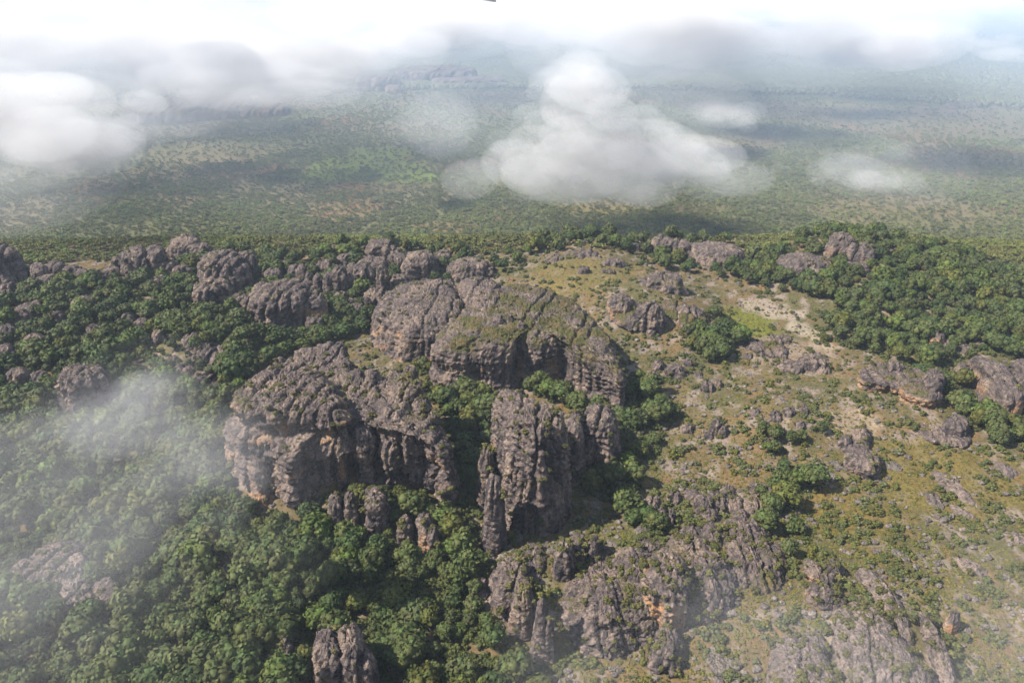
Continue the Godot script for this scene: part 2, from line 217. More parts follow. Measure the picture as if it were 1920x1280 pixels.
	t = rock_thing("rock_outcrop", "rugged broken ridge of dark rocks linking the bluffs along the left rim", "rock ridge", Vector3(-226.8, 7.8, -573), "")
	rock(t, "crag", oval(-393.2, -564.3, 8.7, 9, -34.9, 3), 1.2, 20.7, 4.1, 0, 0.3, 1, 0, 0, 0, 0.08, 100)
	rock(t, "crag", oval(-372.7, -548.8, 9.3, 9, -34.2, 3), 3.9, 20.4, 4.1, 0, 0.3, 1, 0, 0, 0, 0.08, 101)
	rock(t, "crag", oval(-370.7, -580.4, 7.6, 8, -32.6, 3), 1.9, 17.7, 4.1, 0, 0.3, 1, 0, 0, 0, 0.08, 102)
	rock(t, "crag", oval(-342, -560.5, 8.6, 9, -31.4, 3), 4.3, 20.6, 4.1, 0, 0.3, 1, 0, 0, 0, 0.08, 103)
	rock(t, "crag", oval(-338.4, -581.6, 6.7, 8, -30.2, 3), 3.2, 17.4, 4.1, 0, 0.3, 1, 0, 0, 0, 0.08, 104)
	rock(t, "crag", oval(-291.4, -583.3, 8.1, 9, -26.5, 3), 3.5, 21.7, 4.1, 0, 0.3, 1, 0, 0, 0, 0.08, 105)
	rock(t, "crag", oval(-276, -575.6, 7.5, 8, -25.6, 3), 3.3, 19.7, 4.1, 0, 0.3, 1, 0, 0, 0, 0.08, 106)
	rock(t, "crag", oval(-258.4, -584.6, 8.1, 9, -23.8, 3), 3.1, 20.4, 4.1, 0, 0.3, 1, 0, 0, 0, 0.08, 107)
	rock(t, "crag", oval(-180, -576.8, 8.9, 9, -17.3, 3), 2.5, 19.8, 4.1, 0, 0.3, 1, 0, 0, 0, 0.08, 108)
	rock(t, "crag", oval(-193, -595.5, 6.8, 7, -18, 3), 3.1, 17.3, 4.1, 0, 0.3, 1, 0, 0, 0, 0.08, 109)
	rock(t, "crag", oval(-161.8, -592.2, 7.7, 8, -15.3, 3), 2.8, 17.8, 4.1, 0, 0.3, 1, 0, 0, 0, 0.08, 110)
	rock(t, "crag", oval(-143.9, -610.1, 9.3, 9, -13.3, 3), 2.3, 18.5, 4.1, 0, 0.3, 1, 0, 0, 0, 0.08, 111)
	rock(t, "crag", oval(-100.2, -609.9, 8.4, 9, -9.3, 3), -0.4, 18.6, 4.1, 0, 0.3, 1, 0, 0, 0, 0.08, 112)
	rock(t, "crag", oval(-87.2, -588.5, 7.7, 8, -8.4, 3), -1.4, 15.5, 4.1, 0, 0.3, 1, 0, 0, 0, 0.08, 113)
	rock(t, "crag", oval(-46.3, -594.4, 8.2, 9, -4.5, 3), -2.3, 13.6, 4.1, 0, 0.3, 1, 0, 0, 0, 0.08, 114)
	rock(t, "crag", oval(-131.3, -556.9, 7.8, 8, -13.3, 3), -0.1, 17.9, 4.1, 0, 0.3, 1, 0, 0, 0, 0.08, 115)
	rock(t, "crag", oval(-93.2, -565.2, 7.9, 8, -9.4, 3), -1.7, 14.8, 4.1, 0, 0.3, 1, 0, 0, 0, 0.08, 116)
	rock(t, "crag", oval(-286.9, -554.4, 7.7, 7, -27.4, 3), 3.4, 18.2, 4.1, 0, 0.3, 1, 0, 0, 0, 0.08, 117)
	rock(t, "crag", oval(-399.7, -539.4, 9.2, 8, -36.5, 3), 1.9, 19.1, 4.1, 0, 0.3, 1, 0, 0, 0, 0.08, 118)
	rock(t, "crag", oval(-161.3, -537.2, 6.3, 6, -16.7, 3), -0.2, 13.8, 4.1, 0, 0.3, 1, 0, 0, 0, 0.08, 119)
	rock(t, "crag", oval(-135, -532.6, 6.3, 6, -14.2, 3), -1.4, 13.4, 4.1, 0, 0.3, 1, 0, 0, 0, 0.08, 120)
	t = rock_thing("rock_outcrop", "tiny crags in a row on the far rim left of the summit knob", "rock outcrop", Vector3(-153.8, 5.5, -647.4), "")
	rock(t, "crag", oval(-164.8, -647.6, 4.4, 7, -14.3, 3), 0.6, 13.2, 4.1, 0, 0.25, 1, 0, 0, 0, 0.08, 121)
	rock(t, "crag", oval(-153.8, -647.3, 5.4, 6, -13.4, 3), 0.5, 12.1, 4.1, 0, 0.25, 1, 0, 0, 0, 0.08, 122)
	rock(t, "crag", oval(-142.9, -647.3, 3.9, 5, -12.4, 3), 0.2, 10.9, 4.1, 0, 0.25, 1, 0, 0, 0, 0.08, 123)
	t = rock_thing("rock_outcrop", "pair of small blocks at the forest edge left of the cracked dome", "rock outcrop", Vector3(-122.6, 2.9, -520.1), "")
	rock(t, "block", oval(-118.5, -515.5, 5.7, 7, -12.9, 3), -2.9, 10.2, 4.1, 0.2, 0.25, 1, 0, 0, 0, 0.08, 124)
	rock(t, "block", oval(-126.8, -524.7, 4.5, 6, -13.6, 3), -2.2, 9.6, 4.1, 0, 0.25, 1, 0, 0, 0, 0.08, 125)
	t = rock_thing("rock_slab", "pale flat slab behind the stepped outcrop on the rim", "rock slab", Vector3(-225.8, 6.6, -629.7), "")
	rock(t, "slab", oval(-225.8, -629.7, 8.1, 8, -19.7, 3), 1.6, 9.9, 4.1, 0, 0.05, 0.4, 0, 0, 0, 0.08, 126)
	t = rock_thing("rock_slope", "wide pale rock slope with small orange hollow on the hill right of the long massif", "rock outcrop", Vector3(107.6, 14.8, -506.5), "")
	rock(t, "slope", [Vector2(66.4, -526.9), Vector2(88.1, -549.1), Vector2(110, -551.4), Vector2(131.7, -531.2), Vector2(142.3, -496.1), Vector2(141.2, -475.4), Vector2(127.1, -480.9), Vector2(109.9, -492.3), Vector2(87.8, -475.4), Vector2(74.6, -492.3)], 7, 16, 2.4, 0.1, 0.9, 0.9, 0, 0, 0, 0.08, 127)
	rock(t, "ledge", oval(80.6, -504.3, 8.7, 11, 9.1, 3), 2.4, 22.1, 4.1, 0.5, 0.25, 1, 0, 0, 0, 0.08, 128)
	rock(t, "ledge", oval(100, -486, 11.5, 12, 11.6, 3), -0.5, 23.7, 2.8, 0, 0.25, 1, 0, 0, 0, 0.08, 129)
	rock(t, "ledge", oval(131, -495, 11.7, 10, 14.8, 3), 1.7, 17.2, 2.6, 0, 0.25, 1, 0, 0, 0, 0.08, 130)
	rock(t, "ledge", oval(118.6, -540.4, 18.6, 15, 12.4, 3), 11, 25.8, 2.5, 0, 0.5, 1, 0, 0, 0, 0.08, 131)
	t = rock_thing("rock_outcrop", "low worn ledges on top of the grassy dome hill", "rock outcrop", Vector3(65.8, 14.2, -597.2), "")
	rock(t, "ledge", oval(61.7, -618.3, 16.3, 11, 5.7, 3), 9.9, 19.1, 2.6, 0, 0.5, 1, 0, 0, 0, 0.08, 132)
	rock(t, "ledge", oval(37.6, -610.2, 9.3, 8, 3.5, 3), 7.8, 17.4, 2.6, 0, 0.5, 1, 0, 0, 0, 0.08, 133)
	rock(t, "ledge", oval(88, -599.5, 10.1, 8, 8.3, 3), 7.8, 18.2, 2.6, 0, 0.4, 1, 0, 0, 0, 0.08, 134)
	rock(t, "ledge", oval(60.7, -578.9, 5.3, 5, 6, 3), 6.8, 18.4, 2.8, 0, 0.25, 1, 0, 0, 0, 0.08, 135)
	rock(t, "ledge", oval(80.9, -579, 8, 5, 8, 3), 7.5, 15.9, 2.8, 0, 0.25, 1, 0, 0, 0, 0.08, 136)
	t = rock_thing("rock_outcrop", "broad pale slab-topped outcrop on the far rim left of the round dome", "rock outcrop", Vector3(180.4, 2.5, -641.2), "")
	rock(t, "slab_block", oval(185.6, -631.1, 24.1, 21, 16.4, 3), -2.1, 18.4, 3.9, 0, 0.1, 0.8, 0, 0, 0, 0.08, 137)
	rock(t, "slab_block", oval(175.2, -651.3, 9.8, 12, 15.1, 3), -2.8, 12.9, 4.1, 0, 0.1, 1, 0, 0, 0, 0.08, 138)
	t = rock_thing("rock_outcrop", "cracked ridge of blocks adjoining the broad pale slabs, with orange top", "rock outcrop", Vector3(153.9, 2.8, -650.3), "")
	rock(t, "block", oval(139.7, -649.7, 9.8, 14, 12.1, 3), -1, 21, 4.1, 0.25, 0.25, 1, 0, 0, 0, 0.08, 139)
	rock(t, "block", oval(154.2, -646.8, 11.2, 13, 13.4, 3), -2.1, 17.7, 4.3, 0, 0.25, 1, 0, 0, 0, 0.08, 140)
	rock(t, "block", oval(167.7, -654.3, 7.4, 9, 14.4, 3), -2.8, 12.4, 4.1, 0, 0.25, 1, 0, 0, 0, 0.08, 141)
	t = rock_thing("rock_outcrop", "two small blocks peeping out of trees on the rim left of the cracked ridge", "rock outcrop", Vector3(109, 7.9, -650.6), "")
	rock(t, "block", oval(104.2, -648.8, 4.4, 6, 9.1, 3), 3.8, 16.8, 4.1, 0, 0.25, 1, 0, 0, 0, 0.08, 142)
	rock(t, "block", oval(113.8, -652.5, 5.4, 6, 9.9, 3), 2.1, 14.5, 4.1, 0, 0.25, 1, 0, 0, 0, 0.08, 143)
	t = rock_thing("rock_dome", "egg-shaped pale rock dome with a smaller crag beside it on the right-hand rim", "rock outcrop", Vector3(291.8, 19.3, -597.7), "")
	rock(t, "dome", oval(286.2, -608.3, 10.9, 18, 25.2, 3), 11.9, 37.8, 2.7, 0.25, 0, 1, 0, 0, 0, 0.08, 144)
	rock(t, "dome", oval(289.8, -594.1, 5, 9, 26, 3), 12.9, 33, 2.8, 0, 0.25, 1, 0, 0, 0, 0.08, 145)
	rock(t, "crag", oval(299.3, -590.7, 7.6, 11, 26.9, 3), 13.8, 33.1, 4.1, 0, 0.25, 1, 0, 0, 0, 0.08, 146)
	t = rock_thing("rock_outcrop", "wide pavement-like slab outcrop below and left of the egg-shaped dome", "rock outcrop", Vector3(265.8, 14.3, -583.5), "")
	rock(t, "slab_block", oval(250.4, -592.7, 21, 21, 22.9, 3), 4.3, 22.7, 2.8, 0, 0.1, 1, 0, 0, 0, 0.08, 147)
	rock(t, "slab_block", oval(262, -584.2, 8.9, 10, 24.2, 3), 7.3, 19.9, 2.8, 0, 0.25, 1, 0, 0, 0, 0.08, 148)
	rock(t, "ledge", oval(284.8, -573.6, 12.3, 8, 26.4, 3), 10.6, 23.3, 2.6, 0, 0.25, 1, 0, 0, 0, 0.08, 149)
	t = rock_thing("rock_outcrop", "little grey rock half hidden in the right forest, highest up", "rock outcrop", Vector3(330.6, 21.9, -599.9), "")
	rock(t, "block", oval(330.6, -599.9, 3.7, 5, 28.9, 3), 16.9, 26.8, 2.8, 0, 0.25, 1, 0, 0, 0, 0.08, 150)
	t = rock_thing("rock_outcrop", "low flat rock in a clearing of the right forest", "rock outcrop", Vector3(338, 19.1, -565.8), "")
	rock(t, "block", oval(340.1, -574.2, 5.7, 7, 30.6, 3), 14.5, 24.8, 2.6, 0, 0.25, 1, 0, 0, 0, 0.08, 151)
	rock(t, "block", oval(335.8, -557.4, 4.3, 4, 31.1, 3), 12.4, 20.3, 2.6, 0, 0.25, 1, 0, 0, 0, 0.08, 152)
	t = rock_thing("rock_outcrop", "stepped string of pale rocks ending in an orange face in the right forest", "rock outcrop", Vector3(369.8, 14.9, -558.9), "")
	rock(t, "block", oval(367.5, -571.1, 5.3, 6, 32.8, 3), 11.6, 21.9, 2.8, 0, 0.25, 1, 0, 0, 0, 0.08, 153)
	rock(t, "block", oval(371.4, -559.5, 5.2, 6, 33.6, 3), 9.5, 19.7, 2.8, 0, 0.25, 1, 0, 0, 0, 0.08, 154)
	rock(t, "block", oval(370.4, -546, 5.1, 6, 34.2, 3), 7.5, 19.3, 4.1, 0.6, 0.25, 1, 0, 0, 0, 0.08, 155)
	t = rock_thing("rock_stack", "small craggy stack with bright orange left side among trees", "rock outcrop", Vector3(299.3, 2.3, -458.8), "")
	rock(t, "block", oval(296.9, -459.7, 4.8, 6, 32.9, 3), -3, 12.3, 4.1, 0.9, 0.25, 1, 0, 0, 0, 0.08, 156)
	rock(t, "block", oval(301.8, -457.8, 4.4, 6, 33.4, 3), -3.1, 7.7, 4.1, 0, 0.25, 1, 0, 0, 0, 0.08, 157)
	t = rock_thing("rock_outcrop", "scatter of low rocks in bushes left of the small orange stack", "rock outcrop", Vector3(274.2, 2, -458.4), "")
	rock(t, "block", oval(274.9, -455, 4.8, 4, 31.1, 3), -3.3, 5.6, 2.8, 0.3, 0.25, 1, 0, 0, 0, 0.08, 158)
	rock(t, "block", oval(273.5, -461.8, 1.9, 3, 30.6, 3), -3, 5.3, 2.8, 0, 0.25, 1, 0, 0, 0, 0.08, 159)
	t = rock_thing("rock_outcrop", "low dark crags just above the big tilted slab", "rock outcrop", Vector3(320.1, 2.2, -454.9), "")
	rock(t, "block", oval(314.2, -453.2, 6.6, 6, 34.7, 3), -3.3, 6.7, 2.8, 0, 0.25, 1, 0, 0, 0, 0.08, 160)
	rock(t, "block", oval(326, -456.6, 4.8, 5, 35.5, 3), -3, 6.5, 2.8, 0, 0.25, 1, 0, 0, 0, 0.08, 161)
	t = rock_thing("rock_stack", "layered rock mound with orange undercut ledges and a knob on top", "rock outcrop", Vector3(239.3, 7, -393.5), "")
	rock(t, "lower_layer", oval(229.9, -393.9, 16.1, 11, 30.3, 3), 1.8, 15, 7.5, 1, 0.5, 1, 0, 0, 2.5, 0, 162)
	rock(t, "upper_layer", oval(243.3, -404.1, 18.1, 13, 31.1, 3), 0.6, 13, 5.4, 0, 0.6, 1, 0, 0, 0, 0.08, 163)
	rock(t, "knob", oval(240.8, -407.1, 5.7, 6, 30.6, 3), 3, 16.9, 4.1, 0, 0.25, 1, 0, 0, 0, 0.08, 164)
	rock(t, "front_block", oval(242.4, -377.6, 11.2, 12, 32.7, 3), 2.7, 16.8, 7.5, 1, 0.4, 0.8, 0, 0, 2, 0, 165)
	rock(t, "upper_layer", oval(252.1, -383, 4.7, 13, 33.4, 3), 2.1, 22.2, 5.4, 0, 0.25, 1, 0, 0, 0, 0.08, 166)
	rock(t, "knob", oval(246, -396.5, 2.9, 5, 31.8, 3), 3, 13.9, 4.1, 0, 0.25, 1, 0, 0, 0, 0.08, 167)
	rock(t, "lower_layer", oval(220.6, -392.3, 4.9, 6, 29.3, 3), 1.4, 10.3, 6.8, 0.9, 0.25, 1, 0, 0, 1.5, 0, 168)
	t = rock_thing("rock_slab", "long curved slab with a dark undercut front below the layered mound", "rock slab", Vector3(243.8, 5.6, -350.2), "")
	rock(t, "slab", oval(238.5, -352, 20.5, 17, 38.1, 3), -1.2, 5.9, 6.8, 0.35, 0.25, 0.8, 0, 0, 3.5, 0, 169)
	rock(t, "slab", oval(249.1, -348.4, 5.9, 9, 35.6, 3), -0.9, 12.2, 4.1, 0, 0.25, 0.6, 0, 0, 0, 0.08, 170)
	t = rock_thing("rock_slab", "big tilted slab with an orange left edge near the right border", "rock slab", Vector3(299.3, 1.2, -394.4), "")
	rock(t, "slab", [Vector2(298.4, -423.4), Vector2(308.1, -420.4), Vector2(313.4, -407.4), Vector2(302, -378.1), Vector2(297, -367.1), Vector2(286.1, -370.7), Vector2(289.9, -393.7)], -4, 17, 4.9, 0.4, 0, 0.5, -0.08, 0, 0, 0.08, 171)
	t = rock_thing("rock_slab", "second tilted slab running out of the picture beside the big one", "rock slab", Vector3(321.9, 0.4, -398.3), "")
	rock(t, "slab", [Vector2(318.4, -414.6), Vector2(332.5, -423.4), Vector2(339.4, -407.4), Vector2(319.1, -369.5), Vector2(309, -375.6), Vector2(313, -399.1)], -4, 16, 4.9, 0.1, 0, 0.5, 0, 0, 0, 0.08, 172)
	t = rock_thing("rock_block", "rounded block wedged at the upper left of the big tilted slab", "rock outcrop", Vector3(294.6, 1.2, -417.8), "")
	rock(t, "block", oval(294.6, -417.8, 6.2, 8, 35.2, 3), -3.8, 9.2, 4.1, 0, 0.25, 1, 0, 0, 0, 0.08, 173)
	t = rock_thing("rock_slab", "narrow low ledge under the two tilted slabs", "rock slab", Vector3(285.1, 2.6, -377.2), "")
	rock(t, "slab", oval(285.1, -377.2, 17.4, 5, 37.1, 3), -2.4, 6.6, 2.8, 0, 0.2, 0.5, 0, 0, 0, 0.08, 174)
	t = rock_thing("boulder", "broad pillow-shaped boulder alone on the grassy slope", "boulder", Vector3(184.8, 1.5, -318.7), "")
	rock(t, "block", oval(184.8, -318.7, 9.4, 11, 30.1, 3), -4.2, 9.2, 3.9, 0, 0, 0.5, 0, 0, 1, 0.08, 175)
	t = rock_thing("rock_stack", "crumbled ledges just above the pillow-shaped boulder", "rock outcrop", Vector3(186.8, 4, -335.8), "")
	rock(t, "block", oval(187.1, -332, 8.6, 7, 29.4, 3), -2.5, 7.1, 2.8, 0.15, 0.25, 1, 0, 0, 0, 0.08, 176)
	rock(t, "block", oval(191.9, -340.6, 6.7, 8, 29.4, 3), -1.5, 9.8, 2.8, 0, 0.25, 1, 0, 0, 0, 0.08, 177)
	rock(t, "block", oval(181.4, -334.7, 3.5, 5, 28.5, 3), -1.3, 9.4, 2.8, 0, 0.25, 1, 0, 0, 0, 0.08, 178)
	t = rock_thing("rock_outcrop", "low weathered rocks on the brown slope below the yellow meadow", "rock outcrop", Vector3(185.4, 0.4, -446.3), "")
	rock(t, "ledge", oval(179.4, -455.8, 13.5, 12, 21.5, 3), -4.7, 4.7, 4.3, 0, 0.5, 1, 0, 0, 0, 0.08, 179)
	rock(t, "ledge", oval(201.1, -432.6, 9.5, 9, 24.9, 3), -3.9, 8.5, 4.3, 0, 0.3, 1, 0, 0, 0, 0.08, 180)
	rock(t, "ledge", oval(172.1, -463.9, 8.2, 8, 20.4, 3), -4.5, 3.8, 4.1, 0, 0.4, 1, 0, 0, 0, 0.08, 181)
	rock(t, "ledge", oval(185, -429.6, 8.7, 8, 23.3, 3), -4.3, 4.5, 4.1, 0, 0.4, 1, 0, 0, 0, 0.08, 182)
	rock(t, "ledge", oval(194.1, -473.5, 9.5, 7, 22.3, 3), -4.4, 3.4, 4.1, 0, 0.4, 1, 0, 0, 0, 0.08, 183)
	rock(t, "ledge", oval(204.7, -422.1, 4.2, 4, 25.9, 3), -3.1, 5.7, 4.1, 0, 0.1, 1, 0, 0, 0, 0.08, 184)
	rock(t, "ledge", oval(161.3, -446.7, 3.6, 4, 19.9, 3), -4.7, 3, 4.1, 0, 0.1, 1, 0, 0, 0, 0.08, 185)
	t = rock_thing("rock_outcrop", "rocky bush-covered knoll in the middle of the slope", "rock outcrop", Vector3(151, 8.8, -350.9), "")
	rock(t, "block", oval(149.3, -355.1, 3.9, 6, 22.8, 3), 2.7, 12.9, 2.7, 0, 0.3, 1, 0, 0, 0, 0.08, 186)
	rock(t, "block", oval(158, -356.7, 3.3, 5, 23.9, 3), 4.5, 14.3, 2.7, 0, 0.3, 1, 0, 0, 0, 0.08, 187)
	rock(t, "block", oval(161.2, -345.1, 3.8, 6, 25, 3), 2, 12, 2.7, 0, 0.3, 1, 0, 0, 0, 0.08, 188)
	rock(t, "block", oval(148.7, -341.3, 3.2, 4.5, 23.5, 3), 0.2, 10.6, 2.7, 0, 0.3, 1, 0, 0, 0, 0.08, 189)
	rock(t, "block", oval(141.7, -349.4, 3, 4.5, 22.1, 3), 0.5, 9.7, 2.7, 0, 0.3, 1, 0, 0, 0, 0.08, 190)
	rock(t, "block", oval(167.3, -360.3, 2.7, 4, 24.9, 3), 5.2, 13.9, 2.7, 0, 0.3, 1, 0, 0, 0, 0.08, 191)
	rock(t, "block", oval(141, -362.9, 2.8, 4, 21.2, 3), 1.6, 10.3, 2.7, 0, 0.3, 1, 0, 0, 0, 0.08, 192)
	rock(t, "block", oval(140.9, -336.4, 2.9, 4, 22.7, 3), -1.7, 6.8, 2.7, 0, 0.3, 1, 0, 0, 0, 0.08, 193)
	t = rock_thing("rock_outcrop", "jumbled grey rocks on the slope below the long massif's right end", "rock outcrop", Vector3(113.5, 0.1, -419.8), "")
	rock(t, "block", oval(107.3, -423, 7.6, 8, 14.2, 3), -4.9, 6.7, 2.7, 0, 0.2, 1, 0, 0, 0, 0.08, 194)
	rock(t, "block", oval(98.3, -432.4, 4.6, 6, 12.8, 3), -4.8, 5.1, 2.7, 0, 0.2, 1, 0, 0, 0, 0.08, 195)
	rock(t, "block", oval(122.2, -419.6, 3.5, 5, 16.2, 3), -4.8, 3.6, 2.7, 0, 0.2, 1, 0, 0, 0, 0.08, 196)
	rock(t, "block", oval(123.3, -402.1, 5, 6, 17, 3), -4.5, 5.8, 2.7, 0, 0.2, 1, 0, 0, 0, 0.08, 197)
	rock(t, "block", oval(131.3, -407.6, 3.4, 5, 17.9, 3), -4.5, 4.3, 2.7, 0, 0.2, 1, 0, 0, 0, 0.08, 198)
	rock(t, "block", oval(118.6, -435.6, 4.3, 5, 15.2, 3), -4.7, 3.9, 2.7, 0, 0.2, 1, 0, 0, 0, 0.08, 199)
	rock(t, "block", oval(93.4, -418.5, 3.4, 5, 12.6, 3), -4.9, 4.3, 2.7, 0, 0.2, 1, 0, 0, 0, 0.08, 200)
	t = rock_thing("rock_outcrop", "upright boulder cluster in the grass right of the tower's wing", "rock outcrop", Vector3(111.8, 0.9, -350.9), "")
	rock(t, "block", oval(115.6, -351.3, 3.3, 4.5, 18.2, 3), -4, 10.5, 2.8, 0, 0.1, 1, 0, 0, 0, 0.08, 201)
	rock(t, "block", oval(111.9, -348.6, 3.3, 4, 17.8, 3), -4.3, 3.7, 2.8, 0, 0.1, 1, 0, 0, 0, 0.08, 202)
	rock(t, "block", oval(101.2, -354.8, 3.6, 4.5, 15.9, 3), -4.7, 4.2, 2.8, 0, 0.1, 1, 0, 0, 0, 0.08, 203)
	rock(t, "block", oval(118.6, -349, 2.7, 4, 18.8, 3), -3.7, 7.6, 2.8, 0, 0.1, 1, 0, 0, 0, 0.08, 204)
	t = rock_thing("rock_slab", "long pale slab lying down the slope right of the pillow-shaped boulder", "rock slab", Vector3(224, 0.5, -301.6), "")
	rock(t, "slab", [Vector2(219.2, -315.4), Vector2(224, -314), Vector2(229.1, -304), Vector2(228.3, -286.6), Vector2(223.9, -289.8), Vector2(219.4, -299.6)], -4, 4, 2.6, 0, 0.05, 0.35, 0, 0, 0, 0.08, 205)
	t = rock_thing("rock_slab", "smaller greyish slab beside the foot of the long pale slab", "rock slab", Vector3(209, 0.2, -292), "")
	rock(t, "slab", [Vector2(207.6, -298.8), Vector2(212.4, -297), Vector2(211.1, -284.1), Vector2(204.7, -288.2)], -4, 3.2, 2.6, 0, 0.05, 0.35, 0, 0, 0, 0.08, 206)
	t = rock_thing("rock_slab", "tilted pale slab near the right border above the misty corner", "rock slab", Vector3(259.3, 1, -316.5), "")
	rock(t, "slab", [Vector2(256.1, -324.1), Vector2(262.1, -321.6), Vector2(264.4, -312.6), Vector2(254.7, -307.6)], -4, 3.2, 2.6, 0, 0.05, 0.35, 0, 0, 0, 0.08, 207)
	t = rock_thing("rock_slab", "pair-like thin bright slab strip below the long pale slab", "rock slab", Vector3(218.1, 0.1, -282.6), "")
	rock(t, "slab", [Vector2(214.4, -289.8), Vector2(217.6, -286.6), Vector2(223.8, -277.8), Vector2(219.3, -277), Vector2(215.2, -281.7)], -4, 2.2, 2.6, 0, 0.05, 0.35, 0, 0, 0, 0.08, 208)
	t = rock_thing("rock_slab", "low flat slab at the right border halfway down", "rock slab", Vector3(232.5, 0, -263.8), "")
	rock(t, "slab", [Vector2(227, -268.6), Vector2(234.4, -269.4), Vector2(240.9, -262.1), Vector2(235, -258.5), Vector2(225.4, -260.6)], -4, 2.4, 2.6, 0, 0.05, 0.35, 0, 0, 0, 0.08, 209)
	t = rock_thing("rock_slab", "weathered slab in the grass between boulders and the right border", "rock slab", Vector3(200.9, 0.5, -245.8), "")
	rock(t, "slab", [Vector2(194.7, -252.9), Vector2(201.8, -250.2), Vector2(208.4, -243), Vector2(204.3, -239.1), Vector2(195.3, -243.6)], -4, 2.4, 2.6, 0, 0.05, 0.35, 0, 0, 0, 0.08, 210)
	t = rock_thing("rock_stack", "cluster of rounded orange-edged boulders above the striped slabs", "rock outcrop", Vector3(127.6, 9.5, -223.4), "")
	rock(t, "block", oval(125.4, -232.1, 3.1, 4.5, 28.4, 3), 3.5, 13.5, 4.1, 0.5, 0.1, 1, 0, 0, 0, 0.2, 211)
	rock(t, "block", oval(134.4, -232.9, 3.1, 5, 30, 3), 3, 14, 4.1, 0.2, 0.1, 1, 0, 0, 0, 0.2, 212)
	rock(t, "block", oval(128.7, -226.5, 2.6, 4, 29.6, 3), 4.2, 13.9, 4.1, 0.6, 0.1, 1, 0, 0, 0, 0.2, 213)
	rock(t, "block", oval(122.9, -219.1, 3.2, 5, 29.3, 3), 4.7, 15.2, 4.1, 0.2, 0.1, 1, 0, 0, 0, 0.2, 214)
	rock(t, "block", oval(124.9, -216.2, 2.7, 4.5, 30, 3), 4.6, 15, 4.1, 0.1, 0.1, 1, 0, 0, 0, 0.2, 215)
	rock(t, "block", oval(129.2, -213.9, 2.3, 4, 31.1, 3), 4.7, 12.8, 4.1, 0.2, 0.1, 1, 0, 0, 0, 0.2, 216)
	t = rock_thing("rock_slab", "long striped slab running down the slope below the orange-edged boulders", "rock slab", Vector3(149, 8.9, -217.8), "")
	rock(t, "slab", [Vector2(147, -240.1), Vector2(152.2, -235), Vector2(155.5, -219.1), Vector2(152.2, -196.7), Vector2(146, -192.1), Vector2(145.9, -212.2), Vector2(144.4, -229.6)], -4, 12.8, 2.8, 0.08, 0.35, 0.44, 0, 0, 0, 0.08, 217)
	t = rock_thing("rock_slab", "bare pale rock pavement at the lower right under the misty corner", "rock slab", Vector3(134.3, 8.2, -195.6), "")
	rock(t, "slab", [Vector2(123.7, -212.2), Vector2(139.3, -219.1), Vector2(145.1, -208.2), Vector2(148.4, -190.7), Vector2(146.9, -175.1), Vector2(118.9, -173), Vector2(117.5, -190.7)], -4, 15.7, 2.8, 0.08, 0.35, 0.44, 0, 0, 0, 0.08, 218)
	t = rock_thing("rock_slab", "dark ridge-like slab at the bottom right", "rock slab", Vector3(157.8, 6.7, -195.4), "")
	rock(t, "slab", [Vector2(159.7, -213.5), Vector2(161.5, -209.5), Vector2(160.7, -199.2), Vector2(157.7, -179.4), Vector2(151.6, -175.1), Vector2(155.4, -195.5)], -4, 13.5, 2.8, 0.08, 0.35, 0.44, 0, 0, 0, 0.08, 219)
	t = rock_thing("rock_slab", "broken pale paving of rock at the bottom beside the grass bank", "rock slab", Vector3(108.6, 5.6, -190.1), "")
	rock(t, "slab", [Vector2(97.4, -199.2), Vector2(111.4, -204.3), Vector2(119.2, -203), Vector2(117.5, -188.4), Vector2(115.2, -173), Vector2(91, -173)], -4, 12, 2.8, 0.08, 0.35, 0.44, 0, 0, 0, 0.08, 220)
	t = rock_thing("rock_pinnacle", "lone orange-faced pinnacle low on the right slope", "rock outcrop", Vector3(170, 5.5, -206.5), "")
	rock(t, "block", oval(170, -206.5, 2, 4, 39.5, 3), 0.5, 13.7, 4.1, 0.9, 0, 1, 0, 0, 0, 0.08, 221)
	t = rock_thing("rock_outcrop", "broad low massif in the lower centre with a bright orange hollow", "rock outcrop", Vector3(61.4, 10.6, -225), "")
	rock(t, "base_shelf", [Vector2(22.6, -230.2), Vector2(38.5, -237.3), Vector2(57.2, -241.1), Vector2(83.9, -237.9), Vector2(106.3, -229.9), Vector2(99.5, -218.4), Vector2(80, -208.8), Vector2(59.4, -204.6), Vector2(40, -197.3), Vector2(28.4, -201), Vector2(21.5, -214.3)], 1.4, 15, 2.6, 0, 0.55, 1, 0, 0, 0, 0.2, 222)
	rock(t, "orange_block", oval(60.7, -217.2, 7.5, 12, 15.6, 3), 0.8, 27.4, 4.9, 0.7, 0.1, 1, 0, 0, 1, 0.15, 223)
	rock(t, "shelf", oval(50.1, -231.4, 5, 10, 12.2, 3), 1.9, 17.6, 4.1, 0.12, 0.2, 1, 0, 0, 0, 0.5, 224)
	rock(t, "shelf", oval(36.8, -212.9, 6.4, 12, 9.8, 3), -3, 16.4, 4.1, 0.12, 0.15, 1, 0, 0, 0, 0.5, 225)
	rock(t, "shelf", oval(31.4, -225.6, 6.4, 10, 7.9, 3), -0.6, 11.5, 4.1, 0.12, 0.2, 1, 0, 0, 0, 0.5, 226)
	rock(t, "shelf", oval(78.7, -223.9, 5.1, 13, 19.4, 3), 3.2, 20, 4.1, 0.12, 0.15, 1, 0, 0, 0, 0.5, 227)
	rock(t, "shelf", oval(84, -221.2, 3.8, 10, 20.8, 3), 3.9, 17.2, 4.1, 0.12, 0.2, 1, 0, 0, 0, 0.5, 228)
	rock(t, "shelf", oval(101.4, -236.2, 9.7, 17, 23.2, 3), 5.2, 14.9, 2.8, 0.12, 0.5, 1, 0, 0, 0, 0.5, 229)
